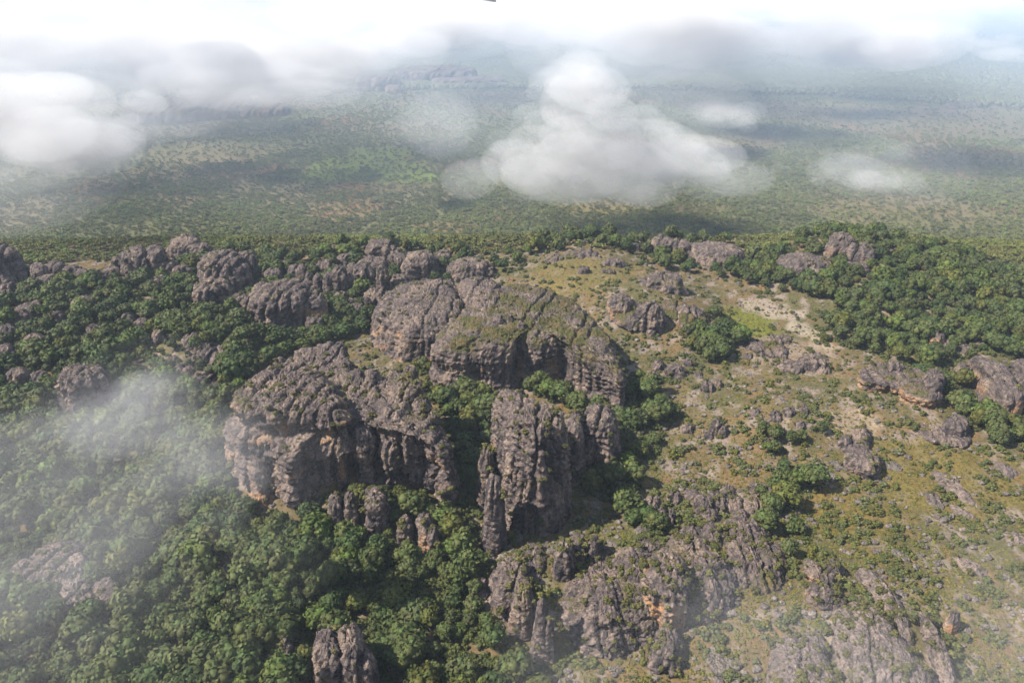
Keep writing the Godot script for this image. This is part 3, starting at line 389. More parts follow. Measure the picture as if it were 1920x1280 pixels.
	rock(t, "shelf", oval(108.5, -232.2, 5.4, 12, 25, 3), 4.7, 12, 2.6, 0.12, 0.5, 1, 0, 0, 0, 0.5, 230)
	rock(t, "shelf", oval(75.2, -240.3, 8.8, 13, 17.4, 3), 6.9, 15.4, 2.6, 0.12, 0.5, 1, 0, 0, 0, 0.5, 231)
	rock(t, "shelf", oval(37.2, -239.2, 6.6, 12, 8.8, 3), 1.9, 11, 2.6, 0.12, 0.5, 1, 0, 0, 0, 0.5, 232)
	rock(t, "shelf", oval(59.2, -242.1, 6.7, 10, 13.7, 3), 5.2, 13, 2.6, 0.12, 0.6, 1, 0, 0, 0, 0.5, 233)
	rock(t, "shelf", oval(42.3, -206.6, 3.7, 7, 11.6, 3), -2.1, 9, 4.1, 0.12, 0.2, 1, 0, 0, 0, 0.5, 234)
	rock(t, "shelf", oval(27.1, -215.2, 3.1, 7, 7.2, 3), -2, 8.4, 4.1, 0.12, 0.2, 1, 0, 0, 0, 0.5, 235)
	rock(t, "orange_foot", oval(70.4, -211.7, 2.5, 4, 18.4, 3), 3.1, 14.9, 4.1, 0.5, 0.25, 1, 0, 0, 0, 0.2, 236)
	t = rock_thing("rock_outcrop", "rounded hump above the orange-hollow massif, half in mist", "rock outcrop", Vector3(90.1, 8.8, -254.3), "")
	rock(t, "block", oval(101.9, -253.2, 8, 12, 21.9, 3), 2.5, 14.6, 2.8, 0, 0.25, 1, 0, 0, 0, 0.4, 237)
	rock(t, "block", oval(88.6, -254.6, 4.6, 9, 19.2, 3), 3.9, 14, 2.6, 0, 0.3, 1, 0, 0, 0, 0.4, 238)
	rock(t, "block", oval(79.7, -255, 4, 6, 17.4, 3), 4.4, 12.9, 2.8, 0, 0.25, 1, 0, 0, 0, 0.3, 239)
	t = rock_thing("rock_block", "grey block standing in grass below the orange-hollow massif", "rock outcrop", Vector3(58.5, 4.8, -196.4), "")
	rock(t, "block", oval(58.5, -196.4, 3.8, 7, 16.6, 3), -2.2, 12.8, 4.1, 0, 0.25, 1, 0, 0, 0, 0.35, 240)
	t = rock_thing("rock_outcrop", "flat-topped low cliff with fluted left face beside the bottom forest", "rock outcrop", Vector3(-0.9, 6.3, -227.2), "")
	rock(t, "cliff", oval(0, -226, 5.6, 11, 0, 3), -2.1, 17, 4.9, 0.1, 0.25, 1, 0, 0, 0, 0.25, 241)
	rock(t, "cliff", oval(4.3, -213.4, 3.3, 7, 1.2, 3), -3.3, 20.4, 4.6, 0.2, 0.25, 1, 0, 0, 0, 0.15, 242)
	rock(t, "cliff", oval(-12.3, -228, 2.2, 5, -3.1, 3), -2.1, 7.5, 4.1, 0, 0.25, 1, 0, 0, 0, 0.2, 243)
	rock(t, "cliff", oval(9.3, -239.9, 5.1, 12, 2.2, 3), 2.7, 11.1, 2.8, 0, 0.5, 1, 0, 0, 0, 0.4, 244)
	rock(t, "cliff", oval(-5.6, -228.5, 3.1, 6, -1.4, 3), -0.9, 9.9, 4.1, 0, 0.25, 1, 0, 0, 0, 0.2, 245)
	t = rock_thing("rock_spire", "thin double spire right of the flat-topped low cliff", "rock outcrop", Vector3(11.4, 1.5, -199.7), "")
	rock(t, "spire_body", oval(11, -200.5, 1.3, 4, 3.1, 3), -4.1, 27.8, 4.1, 0, 0.25, 1, 0, 0, 0, 0.08, 246)
	rock(t, "spire_body", oval(14, -200, 1.3, 4, 4, 3), -4, 22.5, 4.1, 0, 0.25, 1, 0, 0, 0, 0.08, 247)
	rock(t, "spire_body", oval(9.2, -198.5, 2.4, 4, 2.7, 3), -4.2, 10.6, 2.6, 0, 0.25, 1, 0, 0, 0, 0.08, 248)
	t = rock_thing("rock_block", "grey boulder block with dark crack at the bottom edge of the picture", "rock outcrop", Vector3(-57.3, -0.1, -182.5), "")
	rock(t, "half_block", oval(-64.4, -183.4, 4.3, 11, -19.4, 3), -5.2, 24.1, 4.6, 0.35, 0.25, 1, 0, 0, 0, 0.08, 249)
	rock(t, "half_block", oval(-56.5, -183.6, 3.8, 11, -17.1, 3), -5.1, 25.7, 4.6, 0.25, 0.25, 1, 0, 0, 0, 0.08, 250)
	rock(t, "half_block", oval(-50.9, -180.5, 2.2, 8, -15.7, 3), -5.1, 21.3, 4.1, 0, 0.25, 1, 0, 0, 0, 0.08, 251)
	t = rock_thing("rock_block", "slim boulder leaning on the left of the cracked bottom block", "rock outcrop", Vector3(-72.7, -0.3, -202.2), "")
	rock(t, "block", oval(-73.2, -205.5, 2.1, 5.5, -19.6, 3), -5.4, 9.4, 2.8, 0, 0.25, 1, 0, 0, 0, 0.08, 252)
	rock(t, "block", oval(-72.3, -198.8, 1.6, 4, -20, 3), -5.3, 4.9, 2.6, 0, 0.25, 1, 0, 0, 0, 0.08, 253)
	t = rock_thing("rock_outcrop", "squat block row on the slope below the tall tower", "rock outcrop", Vector3(28.6, 7.7, -241.5), "")
	rock(t, "block", oval(21.7, -236.2, 3.3, 7, 5.2, 3), 2.9, 22, 4.6, 0, 0.25, 1, 0, 0, 0, 0.08, 254)
	rock(t, "block", oval(29.1, -243.8, 3.4, 7, 6.8, 3), 2.4, 17, 4.6, 0, 0.25, 1, 0, 0, 0, 0.08, 255)
	rock(t, "block", oval(35, -244.4, 2.3, 6, 8.1, 3), 2.1, 17, 4.1, 0, 0.25, 1, 0, 0, 0, 0.08, 256)
	t = rock_thing("rock_outcrop", "group of pointed grey rocks in bushes right of the tall tower", "rock outcrop", Vector3(70.2, 3.9, -278.4), "")
	rock(t, "block", oval(66.4, -277.3, 4.2, 7, 13.5, 3), -1, 12.3, 2.7, 0, 0.05, 1, 0, 0, 0, 0.08, 257)
	rock(t, "block", oval(68.7, -267.9, 2.7, 5, 14.4, 3), 1.1, 14.3, 2.7, 0, 0.05, 1, 0, 0, 0, 0.08, 258)
	rock(t, "block", oval(73.6, -268.9, 2.4, 5, 15.3, 3), 1, 12.3, 2.7, 0, 0.05, 1, 0, 0, 0, 0.08, 259)
	rock(t, "block", oval(79.7, -290.2, 3.6, 5, 15.4, 3), -3, 7.2, 2.7, 0, 0.05, 1, 0, 0, 0, 0.08, 260)
	rock(t, "block", oval(62.4, -287.7, 2.6, 4, 12.2, 3), -2.9, 7.5, 2.7, 0, 0.05, 1, 0, 0, 0, 0.08, 261)
	t = rock_thing("rock_outcrop", "tumbled rocks above the orange-hollow massif, in olive scrub", "rock outcrop", Vector3(107.6, 1.4, -287.3), "")
	rock(t, "block", oval(92.7, -282.5, 3.6, 6, 18.2, 3), -2.3, 8.5, 4.1, 0, 0.2, 1, 0, 0, 0, 0.3, 262)
	rock(t, "block", oval(101, -286.9, 4.4, 7, 19.4, 3), -3.3, 6.7, 4.1, 0, 0.2, 1, 0, 0, 0, 0.3, 263)
	rock(t, "block", oval(93.2, -272.9, 3.2, 5, 18.9, 3), -0.7, 8.3, 4.1, 0, 0.2, 1, 0, 0, 0, 0.3, 264)
	rock(t, "block", oval(108.4, -285.4, 3.3, 6, 20.8, 3), -3.5, 5.2, 4.1, 0, 0.2, 1, 0, 0, 0, 0.3, 265)
	rock(t, "block", oval(117.6, -285.1, 4.6, 7, 22.4, 3), -3.8, 4.3, 4.1, 0, 0.2, 1, 0, 0, 0, 0.3, 266)
	rock(t, "block", oval(89, -292.6, 3.4, 5, 16.9, 3), -3.5, 4.1, 4.1, 0, 0.2, 1, 0, 0, 0, 0.3, 267)
	rock(t, "block", oval(124.3, -298, 4.8, 7, 22.6, 3), -4.6, 3.2, 4.1, 0, 0.2, 1, 0, 0, 0, 0.3, 268)
	rock(t, "block", oval(131.5, -295.5, 3.4, 6, 24, 3), -4.6, 3.3, 4.1, 0, 0.2, 1, 0, 0, 0, 0.3, 269)
	rock(t, "block", oval(109.4, -276.1, 3, 4, 21.6, 3), -2.5, 5.5, 4.1, 0, 0.2, 1, 0, 0, 0, 0.3, 270)
	rock(t, "block", oval(109.1, -297.5, 3.4, 5, 20.1, 3), -4.3, 3.5, 4.1, 0, 0.2, 1, 0, 0, 0, 0.3, 271)
	t = rock_thing("rock_outcrop", "square-shouldered cliff rising from the left forest behind drifting mist", "rock outcrop", Vector3(-262.7, -1, -389.5), "")
	rock(t, "cliff", oval(-263.8, -388.4, 9.6, 17.5, -34.2, 3), -7.5, 21.8, 4.9, 0.2, 0.25, 1, 0, 0, 0, 0.08, 272)
	rock(t, "cliff", oval(-255.7, -395.7, 5.5, 13, -32.9, 3), -6.8, 19.3, 4.3, 0, 0.25, 1, 0, 0, 0, 0.08, 273)
	rock(t, "cliff", oval(-268.8, -384.5, 4.8, 10, -35, 3), -7, 16.6, 4.1, 0, 0.25, 1, 0, 0, 0, 0.08, 274)
	t = rock_thing("rock_outcrop", "grey crumbling talus knoll in the middle of the left forest", "rock outcrop", Vector3(-208.5, 6.6, -426.7), "")
	rock(t, "crag", oval(-217.3, -447.6, 7.2, 10, -25.9, 3), 5, 16, 2.8, 0, 0.4, 1.4, 0, 0, 0, 0.4, 275)
	rock(t, "crag", oval(-203.4, -437.2, 6, 9, -25, 3), 0.3, 14.8, 2.8, 0, 0.4, 1.4, 0, 0, 0, 0.4, 276)
	rock(t, "crag", oval(-213.5, -420.3, 6.9, 9, -26.9, 3), -3.4, 8.6, 2.8, 0, 0.4, 1.4, 0, 0, 0, 0.4, 277)
	rock(t, "crag", oval(-198.4, -411.8, 8.5, 9, -25.7, 3), -5.3, 5.6, 2.8, 0, 0.4, 1.4, 0, 0, 0, 0.4, 278)
	rock(t, "crag", oval(-225.7, -442, 4.6, 6, -27.1, 3), 4, 12.6, 2.8, 0, 0.4, 1.4, 0, 0, 0, 0.4, 279)
	rock(t, "crag", oval(-194.9, -439.9, 3.9, 6, -23.9, 3), 1, 12.8, 2.8, 0, 0.4, 1.4, 0, 0, 0, 0.4, 280)
	rock(t, "crag", oval(-209, -430.7, 5.3, 7, -25.9, 3), -0.2, 11.7, 2.8, 0, 0.4, 1.4, 0, 0, 0, 0.4, 281)
	rock(t, "crag", oval(-211.8, -407.2, 5.1, 6, -27.5, 3), -5.3, 6.3, 2.8, 0, 0.4, 1.4, 0, 0, 0, 0.4, 282)
	rock(t, "crag", oval(-186.4, -402.4, 4.3, 6, -24.9, 3), -6.3, 5.3, 2.8, 0, 0.4, 1.4, 0, 0, 0, 0.4, 283)
	rock(t, "crag", oval(-224.5, -428.3, 4.2, 5, -27.7, 3), -0.2, 10.4, 2.8, 0, 0.4, 1.4, 0, 0, 0, 0.4, 284)
	t = rock_thing("rock_outcrop", "blocky pale ridge in mist at the lower left, with a smooth pinkish end face", "rock outcrop", Vector3(-191.4, 1.2, -236.9), "")
	rock(t, "ridge", oval(-196.4, -243.8, 12.3, 17, -38.9, 3), -6, 8.9, 2.8, 0, 0.25, 1, 0, 0, 0, 0.08, 285)
	rock(t, "ridge", oval(-208.4, -237.7, 7.8, 13, -41.2, 3), -7.2, 5.8, 2.8, 0, 0.25, 1, 0, 0, 0, 0.08, 286)
	rock(t, "lobe", oval(-178.9, -224.3, 6.4, 12.5, -38.6, 3), -4.3, 8.2, 4.1, 0, 0.25, 1, 0, 0, 0, 0.08, 287)
	rock(t, "end_face", oval(-166.4, -224.5, 4.5, 10, -36.5, 3), -5.6, 8.8, 4.6, 0.7, 0.25, 0.5, 0, 0, 0, 0.08, 288)
	rock(t, "ridge", oval(-206.6, -254.1, 7, 11, -39.1, 3), -10.1, 2.8, 2.8, 0, 0.25, 1, 0, 0, 0, 0.08, 289)
	t = rock_thing("rock_outcrop", "small rocks breaking through the canopy in the lower left forest", "rock outcrop", Vector3(-127.2, -2.5, -242.2), "")
	rock(t, "block", oval(-128.9, -241.4, 3.4, 7, -28.1, 3), -7.6, 1.8, 2.8, 0, 0.25, 1, 0, 0, 0, 0.08, 290)
	rock(t, "block", oval(-125.5, -243.1, 2.1, 4, -27.3, 3), -7.4, 1.8, 2.8, 0, 0.25, 1, 0, 0, 0, 0.08, 291)
	t = rock_thing("rock_outcrop", "dark little bluff peeking from trees at the bottom left of the cracked block", "rock outcrop", Vector3(-85.1, -0.5, -197.3), "")
	rock(t, "block", oval(-85.1, -197.3, 2.2, 6, -23.3, 3), -5.5, 8.2, 2.8, 0, 0.25, 1, 0, 0, 0, 0.08, 292)
	t = rock_thing("rock_outcrop", "scattered low crags in the left forest below the broken line", "rock outcrop", Vector3(-319.7, 8.9, -506.2), "")
	rock(t, "crag", oval(-277.4, -481.2, 5.8, 6, -30, 3), -0.3, 17.4, 2.7, 0, 0.2, 1, 0, 0, 0, 0.08, 293)
	rock(t, "crag", oval(-323.2, -507.2, 9.2, 8, -32.5, 3), 3.4, 19.3, 2.7, 0, 0.2, 1, 0, 0, 0, 0.08, 294)
	rock(t, "crag", oval(-357.4, -496.8, 11, 9, -35.7, 3), 4, 19.4, 2.7, 0, 0.2, 1, 0, 0, 0, 0.08, 295)
	rock(t, "crag", oval(-332.1, -486.7, 7.7, 6, -34.3, 3), 2.4, 17, 2.7, 0, 0.2, 1, 0, 0, 0, 0.08, 296)
	rock(t, "crag", oval(-315.3, -524.5, 7.4, 6, -31, 3), 4, 18.4, 2.7, 0, 0.2, 1, 0, 0, 0, 0.08, 297)
	rock(t, "crag", oval(-275.5, -517.7, 6.1, 6, -28, 3), 1.6, 14.8, 2.7, 0, 0.2, 1, 0, 0, 0, 0.08, 298)
	rock(t, "crag", oval(-251.9, -499.9, 5.9, 6, -26.7, 3), 0.7, 13.7, 2.7, 0, 0.2, 1, 0, 0, 0, 0.08, 299)
	rock(t, "crag", oval(-387.2, -519.9, 8.1, 8, -36.7, 3), 3.8, 20.3, 2.7, 0, 0.2, 1, 0, 0, 0, 0.08, 300)
	rock(t, "crag", oval(-357, -522.1, 6.9, 6, -34.4, 3), 5.7, 18.1, 2.7, 0, 0.2, 1, 0, 0, 0, 0.08, 301)
	t = rock_thing("rock_outcrop", "mossy low rocks at the left border in the forest", "rock outcrop", Vector3(-331.5, 3.6, -444.7), "")
	rock(t, "crag", oval(-337.4, -434.9, 7.1, 9, -37.8, 3), -2.8, 14.9, 2.7, 0, 0.2, 1, 0, 0, 0, 0.08, 302)
	rock(t, "crag", oval(-329, -451.9, 8, 9, -36.1, 3), -1.6, 14.8, 2.7, 0, 0.2, 1, 0, 0, 0, 0.08, 303)
	rock(t, "crag", oval(-314.2, -407.8, 6.7, 7, -37.6, 3), -4.4, 13, 2.7, 0, 0.2, 1, 0, 0, 0, 0.08, 304)
	rock(t, "crag", oval(-319.6, -462.4, 7.4, 7, -34.6, 3), -0.7, 13.7, 2.7, 0, 0.2, 1, 0, 0, 0, 0.08, 305)
	rock(t, "crag", oval(-357.3, -466.4, 7.5, 7, -37.5, 3), 0.6, 15.7, 2.7, 0, 0.2, 1, 0, 0, 0, 0.08, 306)
	t = rock_thing("rock_outcrop", "hidden crags in trees left of the talus knoll", "rock outcrop", Vector3(-270.4, 4, -461.4), "")
	rock(t, "crag", oval(-266.3, -452.7, 6.9, 7, -30.5, 3), -1.4, 14.4, 2.7, 0, 0.2, 1, 0, 0, 0, 0.08, 307)
	rock(t, "crag", oval(-265.9, -477.1, 6.5, 7, -29.1, 3), -0.1, 15.4, 2.7, 0, 0.2, 1, 0, 0, 0, 0.08, 308)
	rock(t, "crag", oval(-277.3, -448.6, 5.4, 6, -31.7, 3), -2.3, 12.1, 2.7, 0, 0.2, 1, 0, 0, 0, 0.08, 309)
	rock(t, "crag", oval(-244.8, -456.6, 4.8, 5, -28.2, 3), 2.3, 16.3, 2.7, 0, 0.2, 1, 0, 0, 0, 0.08, 310)
	rock(t, "crag", oval(-297.8, -471.7, 5.7, 6, -32.3, 3), -0.6, 13.4, 2.7, 0, 0.2, 1, 0, 0, 0, 0.08, 311)
	t = rock_thing("rock_outcrop", "dark low rock between the square-shouldered cliff and the left border", "rock outcrop", Vector3(-306.5, 0.6, -403.5), "")
	rock(t, "crag", oval(-301.2, -408.8, 6.7, 8, -36.4, 3), -4.6, 9.3, 2.7, 0, 0.2, 1, 0, 0, 0, 0.08, 312)
	rock(t, "crag", oval(-311.8, -398.2, 5, 7, -38.1, 3), -4.9, 7.3, 2.7, 0, 0.2, 1, 0, 0, 0, 0.08, 313)
	t = rock_thing("far_escarpment", "long blue-grey rock escarpment far out on the plain", "escarpment", Vector3(-272.1, -42, -2277.4), "")
	rock(t, "cliff", oval(-238.2, -2422.8, 124.7, 100, -5.6, 3), -48, -2.4, 7.5, 0, 0.3, 3, 0, 0, 0, 0.08, 314)
	rock(t, "cliff", oval(-128, -2308.5, 109.6, 50, -3.2, 3), -48, -19.2, 7.5, 0, 0.25, 2.5, 0, 0, 0, 0.08, 315)
	rock(t, "cliff", oval(-389.5, -2223.9, 63.2, 60, -9.9, 3), -48, -3.7, 6.8, 0, 0.25, 2.5, 0, 0, 0, 0.08, 316)
	rock(t, "cliff", oval(-332.7, -2154.4, 22.2, 25, -8.8, 3), -48, -22.3, 5.4, 0.5, 0.25, 2, 0, 0, 0, 0.08, 317)
	t = rock_thing("far_escarpment", "faint shadowed escarpment under the cloud bank on the left", "escarpment", Vector3(-696.4, -42, -1761.4), "")
	rock(t, "cliff", oval(-781.9, -1724.5, 86.3, 110, -24.4, 3), -48, -6.6, 4.7, 0, 0.6, 2.5, 0, 0, 0, 0.08, 318)
	rock(t, "cliff", oval(-705, -1781.6, 100.9, 110, -21.6, 3), -48, -7.4, 5.4, 0, 0.5, 2.5, 0, 0, 0, 0.08, 319)
	rock(t, "cliff", oval(-602.4, -1778.1, 78.3, 75, -18.7, 3), -48, -21, 4.1, 0, 0.6, 2, 0, 0, 0, 0.08, 320)
	t = rock_thing("far_hill", "low wooded rocky rise far away at the upper right", "hill", Vector3(1225.8, -42, -1952.9), "")
	rock(t, "slope", [Vector2(1032.8, -1838.8), Vector2(1075.3, -1822.1), Vector2(1174.1, -1881.8), Vector2(1200, -1973.6), Vector2(1131, -1973.6)], -60, -30, 2.2, 0, 0.6, 1.5, 0, 0, 0, 0.08, 321)
	rock(t, "slope", [Vector2(1255.2, -1973.6), Vector2(1284.8, -1954.6), Vector2(1379.3, -1973.6), Vector2(1401.8, -2074.2), Vector2(1323.2, -2063.7)], -60, -28, 2.2, 0, 0.6, 1.5, 0, 0, 0, 0.08, 322)
	make_vegetation()
	make_clouds()
	make_blade()

const SKY_E := 0.7
const EXPOSURE := 2.7
const HAZE := 0.00006

# ---------------------------------------------------------------- helpers
func setup_noise():
	n_cell.noise_type = FastNoiseLite.TYPE_CELLULAR
	n_cell.cellular_return_type = FastNoiseLite.RETURN_DISTANCE2_SUB
	n_cell.cellular_jitter = 0.95
	n_cell.frequency = 1.0
	n_cell.fractal_type = FastNoiseLite.FRACTAL_NONE
	n_block = n_cell.duplicate()
	n_block.cellular_return_type = FastNoiseLite.RETURN_CELL_VALUE
	for a in [[n_low, 1.0, 3], [n_mid, 1.0, 3], [n_fine, 1.0, 2], [n_bed, 1.0, 2]]:
		a[0].noise_type = FastNoiseLite.TYPE_SIMPLEX_SMOOTH
		a[0].frequency = a[1]
		a[0].fractal_type = FastNoiseLite.FRACTAL_FBM
		a[0].fractal_octaves = a[2]
	n_mid.seed = 11
	n_fine.seed = 23
	n_bed.seed = 37


func ground_base(x: float, z: float) -> float:
	var g := -42.0 * smoothstep(690.0, 840.0, -z + 0.03 * absf(x))
	for h in HILLS:
		var dx: float = x - h[0]
		var dz: float = z - h[1]
		var d: float = (dx * dx + dz * dz) / (h[3] * h[3])
		if d < 9.0:
			g += h[2] * exp(-d)
	return g


func ground_y(x: float, z: float) -> float:
	var fx := (x - X0) / STEP
	var fz := (z - Z0) / STEP
	var i := int(floor(fx))
	var j := int(floor(fz))
	if i < 0 or j < 0 or i >= NX - 1 or j >= NZ - 1:
		return ground_base(x, z)
	fx -= i
	fz -= j
	var k := j * NX + i
	return lerpf(lerpf(heights[k], heights[k + 1], fx), lerpf(heights[k + NX], heights[k + NX + 1], fx), fz)


func rock_y(x: float, z: float) -> float:
	var i := int((x - RX0) / CELL)
	var j := int((z - RZ0) / CELL)
	if i < 0 or j < 0 or i >= RNX or j >= RNZ:
		return -999.0
	return rock_top[j * RNX + i]


func tone_texture(sd: int, freq: float, low: float, high: float, octaves: int, as_bump := false) -> ImageTexture:
	var n := FastNoiseLite.new()
	n.seed = sd
	n.frequency = freq
	n.noise_type = FastNoiseLite.TYPE_SIMPLEX_SMOOTH
	n.fractal_octaves = octaves
	n.fractal_gain = 0.6
	var im := n.get_seamless_image(512, 512, false, false, 0.2, true)
	im.convert(Image.FORMAT_L8)
	var data := im.get_data()
	for i in data.size():
		var v := clampf(lerpf(low, high, data[i] / 255.0), 0.0, 1.0)
		data[i] = int(255.0 * (v if as_bump else pow(v, 1.0 / 2.2)))
	return ImageTexture.create_from_image(Image.create_from_data(512, 512, false, Image.FORMAT_L8, data))


func make_materials():
	var grain := tone_texture(5, 0.03, 0.12, 1.1, 6)
	var bump := tone_texture(6, 0.014, 0.0, 1.0, 6, true)
	var m := StandardMaterial3D.new()
	m.resource_name = "sandstone"
	m.vertex_color_use_as_albedo = true
	m.albedo_texture = grain
	m.uv1_triplanar = true
	m.uv1_world_triplanar = true
	m.uv1_scale = Vector3.ONE / 19.0
	m.roughness = 0.95
	m.metallic_specular = 0.25
	m.heightmap_enabled = true
	m.heightmap_texture = bump
	m.heightmap_scale = 200.0
	mat.rock = m
	var g := StandardMaterial3D.new()
	g.resource_name = "soil_and_grass"
	g.vertex_color_use_as_albedo = true
	g.albedo_texture = tone_texture(9, 0.03, 0.42, 1.0, 5)
	g.uv1_triplanar = true
	g.uv1_world_triplanar = true
	g.uv1_scale = Vector3.ONE / 37.0
	g.roughness = 1.0
	g.metallic_specular = 0.1
	g.heightmap_enabled = true
	g.heightmap_texture = bump
	g.heightmap_scale = 60.0
	mat.ground = g
	for a in [["leaf", Color(1, 1, 1)], ["leaf_deep", Color(0.72, 0.85, 0.8)], ["leaf_yellow", Color(1.3, 1.12, 0.8)], ["leaf_grey", Color(1.05, 1.0, 1.25)], ["leaf_fresh", Color(1.15, 1.25, 0.9)]]:
		var l := StandardMaterial3D.new()
		l.resource_name = a[0]
		l.vertex_color_use_as_albedo = true
		l.albedo_color = Color(a[1].r * 0.6, a[1].g * 0.62, a[1].b * 0.62).linear_to_srgb()
		l.roughness = 0.7
		l.metallic_specular = 0.3
		mat[a[0]] = l
	var w := StandardMaterial3D.new()
	w.resource_name = "bark"
	w.albedo_color = Color(0.13, 0.105, 0.085).linear_to_srgb()
	w.roughness = 0.95
	mat.bark = w


func tag(o: Node3D, label: String, category: String, group := "", kind := ""):
	if label:
		o.set_meta("label", label)
	if category:
		o.set_meta("category", category)
	if group:
		o.set_meta("group", group)
	if kind:
		o.set_meta("kind", kind)


func array_mesh(v: PackedVector3Array, n: PackedVector3Array, c: PackedColorArray, ix: PackedInt32Array, m: Material) -> ArrayMesh:
	var a := []
	a.resize(Mesh.ARRAY_MAX)
	a[Mesh.ARRAY_VERTEX] = v
	a[Mesh.ARRAY_NORMAL] = n
	a[Mesh.ARRAY_COLOR] = c
	a[Mesh.ARRAY_INDEX] = ix
	var mesh := ArrayMesh.new()
	mesh.add_surface_from_arrays(Mesh.PRIMITIVE_TRIANGLES, a)
	mesh.surface_set_material(0, m)
	return mesh


func grid_normals(v: PackedVector3Array, w: int, h: int, wrap: bool, flip: float) -> PackedVector3Array:
	var n := PackedVector3Array()
	n.resize(v.size())
	for j in h:
		var up := mini(j + 1, h - 1) * w
		var dn := maxi(j - 1, 0) * w
		for i in w:
			var r := i + 1
			var l := i - 1
			if wrap:
				r = r % w
				l = (l + w) % w
			else:
				r = mini(r, w - 1)
				l = maxi(l, 0)
			var q := (v[j * w + r] - v[j * w + l]).cross(v[up + i] - v[dn + i])
			n[j * w + i] = q.normalized() * flip if q.length_squared() > 1e-12 else Vector3.UP
	return n

# ---------------------------------------------------------------- ground
func spread(from: float, to: float, step: float, outer: float, grow: float, most: float) -> PackedFloat32Array:
	var a := PackedFloat32Array()
	var x := from
	var s := step
	var left := []
	while x > -outer:
		s = minf(s * grow, most)
		x -= s
		left.append(x)
	left.reverse()
	for q in left:
		a.append(q)
	x = from
	while x <= to + 0.01:
		a.append(x)
		x += step
	s = step
	x = to
	while x < outer:
		s = minf(s * grow, most)
		x += s
		a.append(x)
	return a


func ground_color(x: float, z: float) -> Color:
	var wob := n_low.get_noise_2d(x * 0.012, z * 0.012)
	var fine := n_mid.get_noise_2d(x * 0.06, z * 0.06)
	var dist := -z + 0.03 * absf(x)
	var near := Color(0.122, 0.093, 0.047).lerp(Color(0.09, 0.081, 0.039), smoothstep(-0.25, 0.35, wob))
	near = near.lerp(Color(0.16, 0.1, 0.048), smoothstep(0.05, 0.5, fine - wob * 0.4) * 0.8)
	near = near.lerp(Color(0.21, 0.165, 0.137), smoothstep(0.12, 0.42, n_fine.get_noise_2d(x * 0.07 + z * 0.02 + 40.0, z * 0.05)) * 0.85)
	var far := Color(0.11, 0.112, 0.05).lerp(Color(0.15, 0.124, 0.068), smoothstep(-0.1, 0.35, n_low.get_noise_2d(x * 0.0035 + 9.0, z * 0.0028) + fine * 0.08))
	far = far.lerp(Color(0.17, 0.09, 0.05), smoothstep(0.28, 0.5, n_mid.get_noise_2d(x * 0.004, z * 0.003 + 5.0) + fine * 0.15) * 0.7)
	var c := near.lerp(far, smoothstep(690.0, 760.0, dist))
	for s in SPOTS:
		var dx: float = x - s[0].x
		var dz: float = z - s[0].y
		var d: float = sqrt(dx * dx / (s[1] * s[1]) + dz * dz / (s[2] * s[2])) + fine * 0.45 + wob * 0.3
		if d < 1.0:
			c = c.lerp(s[3], smoothstep(1.0, 0.6, d) * s[4])
	return c

var SPOTS := [
	[Vector2(183.5, -504.5), 26.0, 30.0, Color(0.12, 0.125, 0.025), 0.9], [Vector2(58.4, -579.5), 60.0, 45.0, Color(0.13, 0.105, 0.038), 0.7],
	[Vector2(197.7, -531.5), 22.0, 16.0, Color(0.25, 0.2, 0.155), 0.85], [Vector2(210.6, -513.4), 20.0, 16.0, Color(0.26, 0.21, 0.16), 0.85], [Vector2(213, -490.9), 16.0, 18.0, Color(0.28, 0.23, 0.17), 0.8], [Vector2(221, -465.1), 10.0, 18.0, Color(0.3, 0.24, 0.17), 0.8],
	[Vector2(188.9, -453.7), 40.0, 24.0, Color(0.2, 0.15, 0.11), 0.7], [Vector2(191.5, -355), 22.0, 20.0, Color(0.27, 0.2, 0.14), 0.8], [Vector2(25.9, -550.7), 30.0, 20.0, Color(0.17, 0.13, 0.05), 0.6],
	[Vector2(126, -191.9), 20.0, 22.0, Color(0.24, 0.19, 0.145), 0.8], [Vector2(159.7, -220.7), 40.0, 12.0, Color(0.2, 0.15, 0.09), 0.6], [Vector2(214.2, -307.4), 60.0, 40.0, Color(0.125, 0.098, 0.03), 0.7], [Vector2(154.9, -282.2), 30.0, 40.0, Color(0.14, 0.1, 0.03), 0.7],
	[Vector2(-239.3, -1220.9), 130.0, 110.0, Color(0.16, 0.2, 0.035), 0.85], [Vector2(-166.1, -1135.5), 60.0, 60.0, Color(0.15, 0.19, 0.035), 0.8], [Vector2(-269.4, -1153.1), 110.0, 50.0, Color(0.15, 0.19, 0.035), 0.7], [Vector2(-231, -1337.1), 90.0, 70.0, Color(0.15, 0.19, 0.035), 0.7],
	[Vector2(-228.2, -956.2), 60.0, 60.0, Color(0.2, 0.115, 0.06), 0.47], [Vector2(-207.4, -1085.3), 120.0, 40.0, Color(0.19, 0.11, 0.06), 0.39], [Vector2(-86.6, -884.3), 45.0, 28.0, Color(0.21, 0.12, 0.06), 0.47], [Vector2(-139.5, -837.2), 45.0, 18.0, Color(0.2, 0.11, 0.06), 0.44],
	[Vector2(123.3, -974.4), 80.0, 45.0, Color(0.21, 0.15, 0.07), 0.44], [Vector2(251.3, -963.9), 60.0, 30.0, Color(0.18, 0.12, 0.07), 0.39], [Vector2(671.3, -1838.8), 300.0, 130.0, Color(0.18, 0.13, 0.08), 0.39], [Vector2(979.9, -1648.8), 400.0, 250.0, Color(0.17, 0.11, 0.08), 0.33],
	[Vector2(-539, -1337.1), 160.0, 120.0, Color(0.18, 0.12, 0.07), 0.33], [Vector2(349.5, -1437), 260.0, 120.0, Color(0.15, 0.12, 0.06), 0.28], [Vector2(521.5, -943.5), 160.0, 90.0, Color(0.16, 0.12, 0.06), 0.33],
]


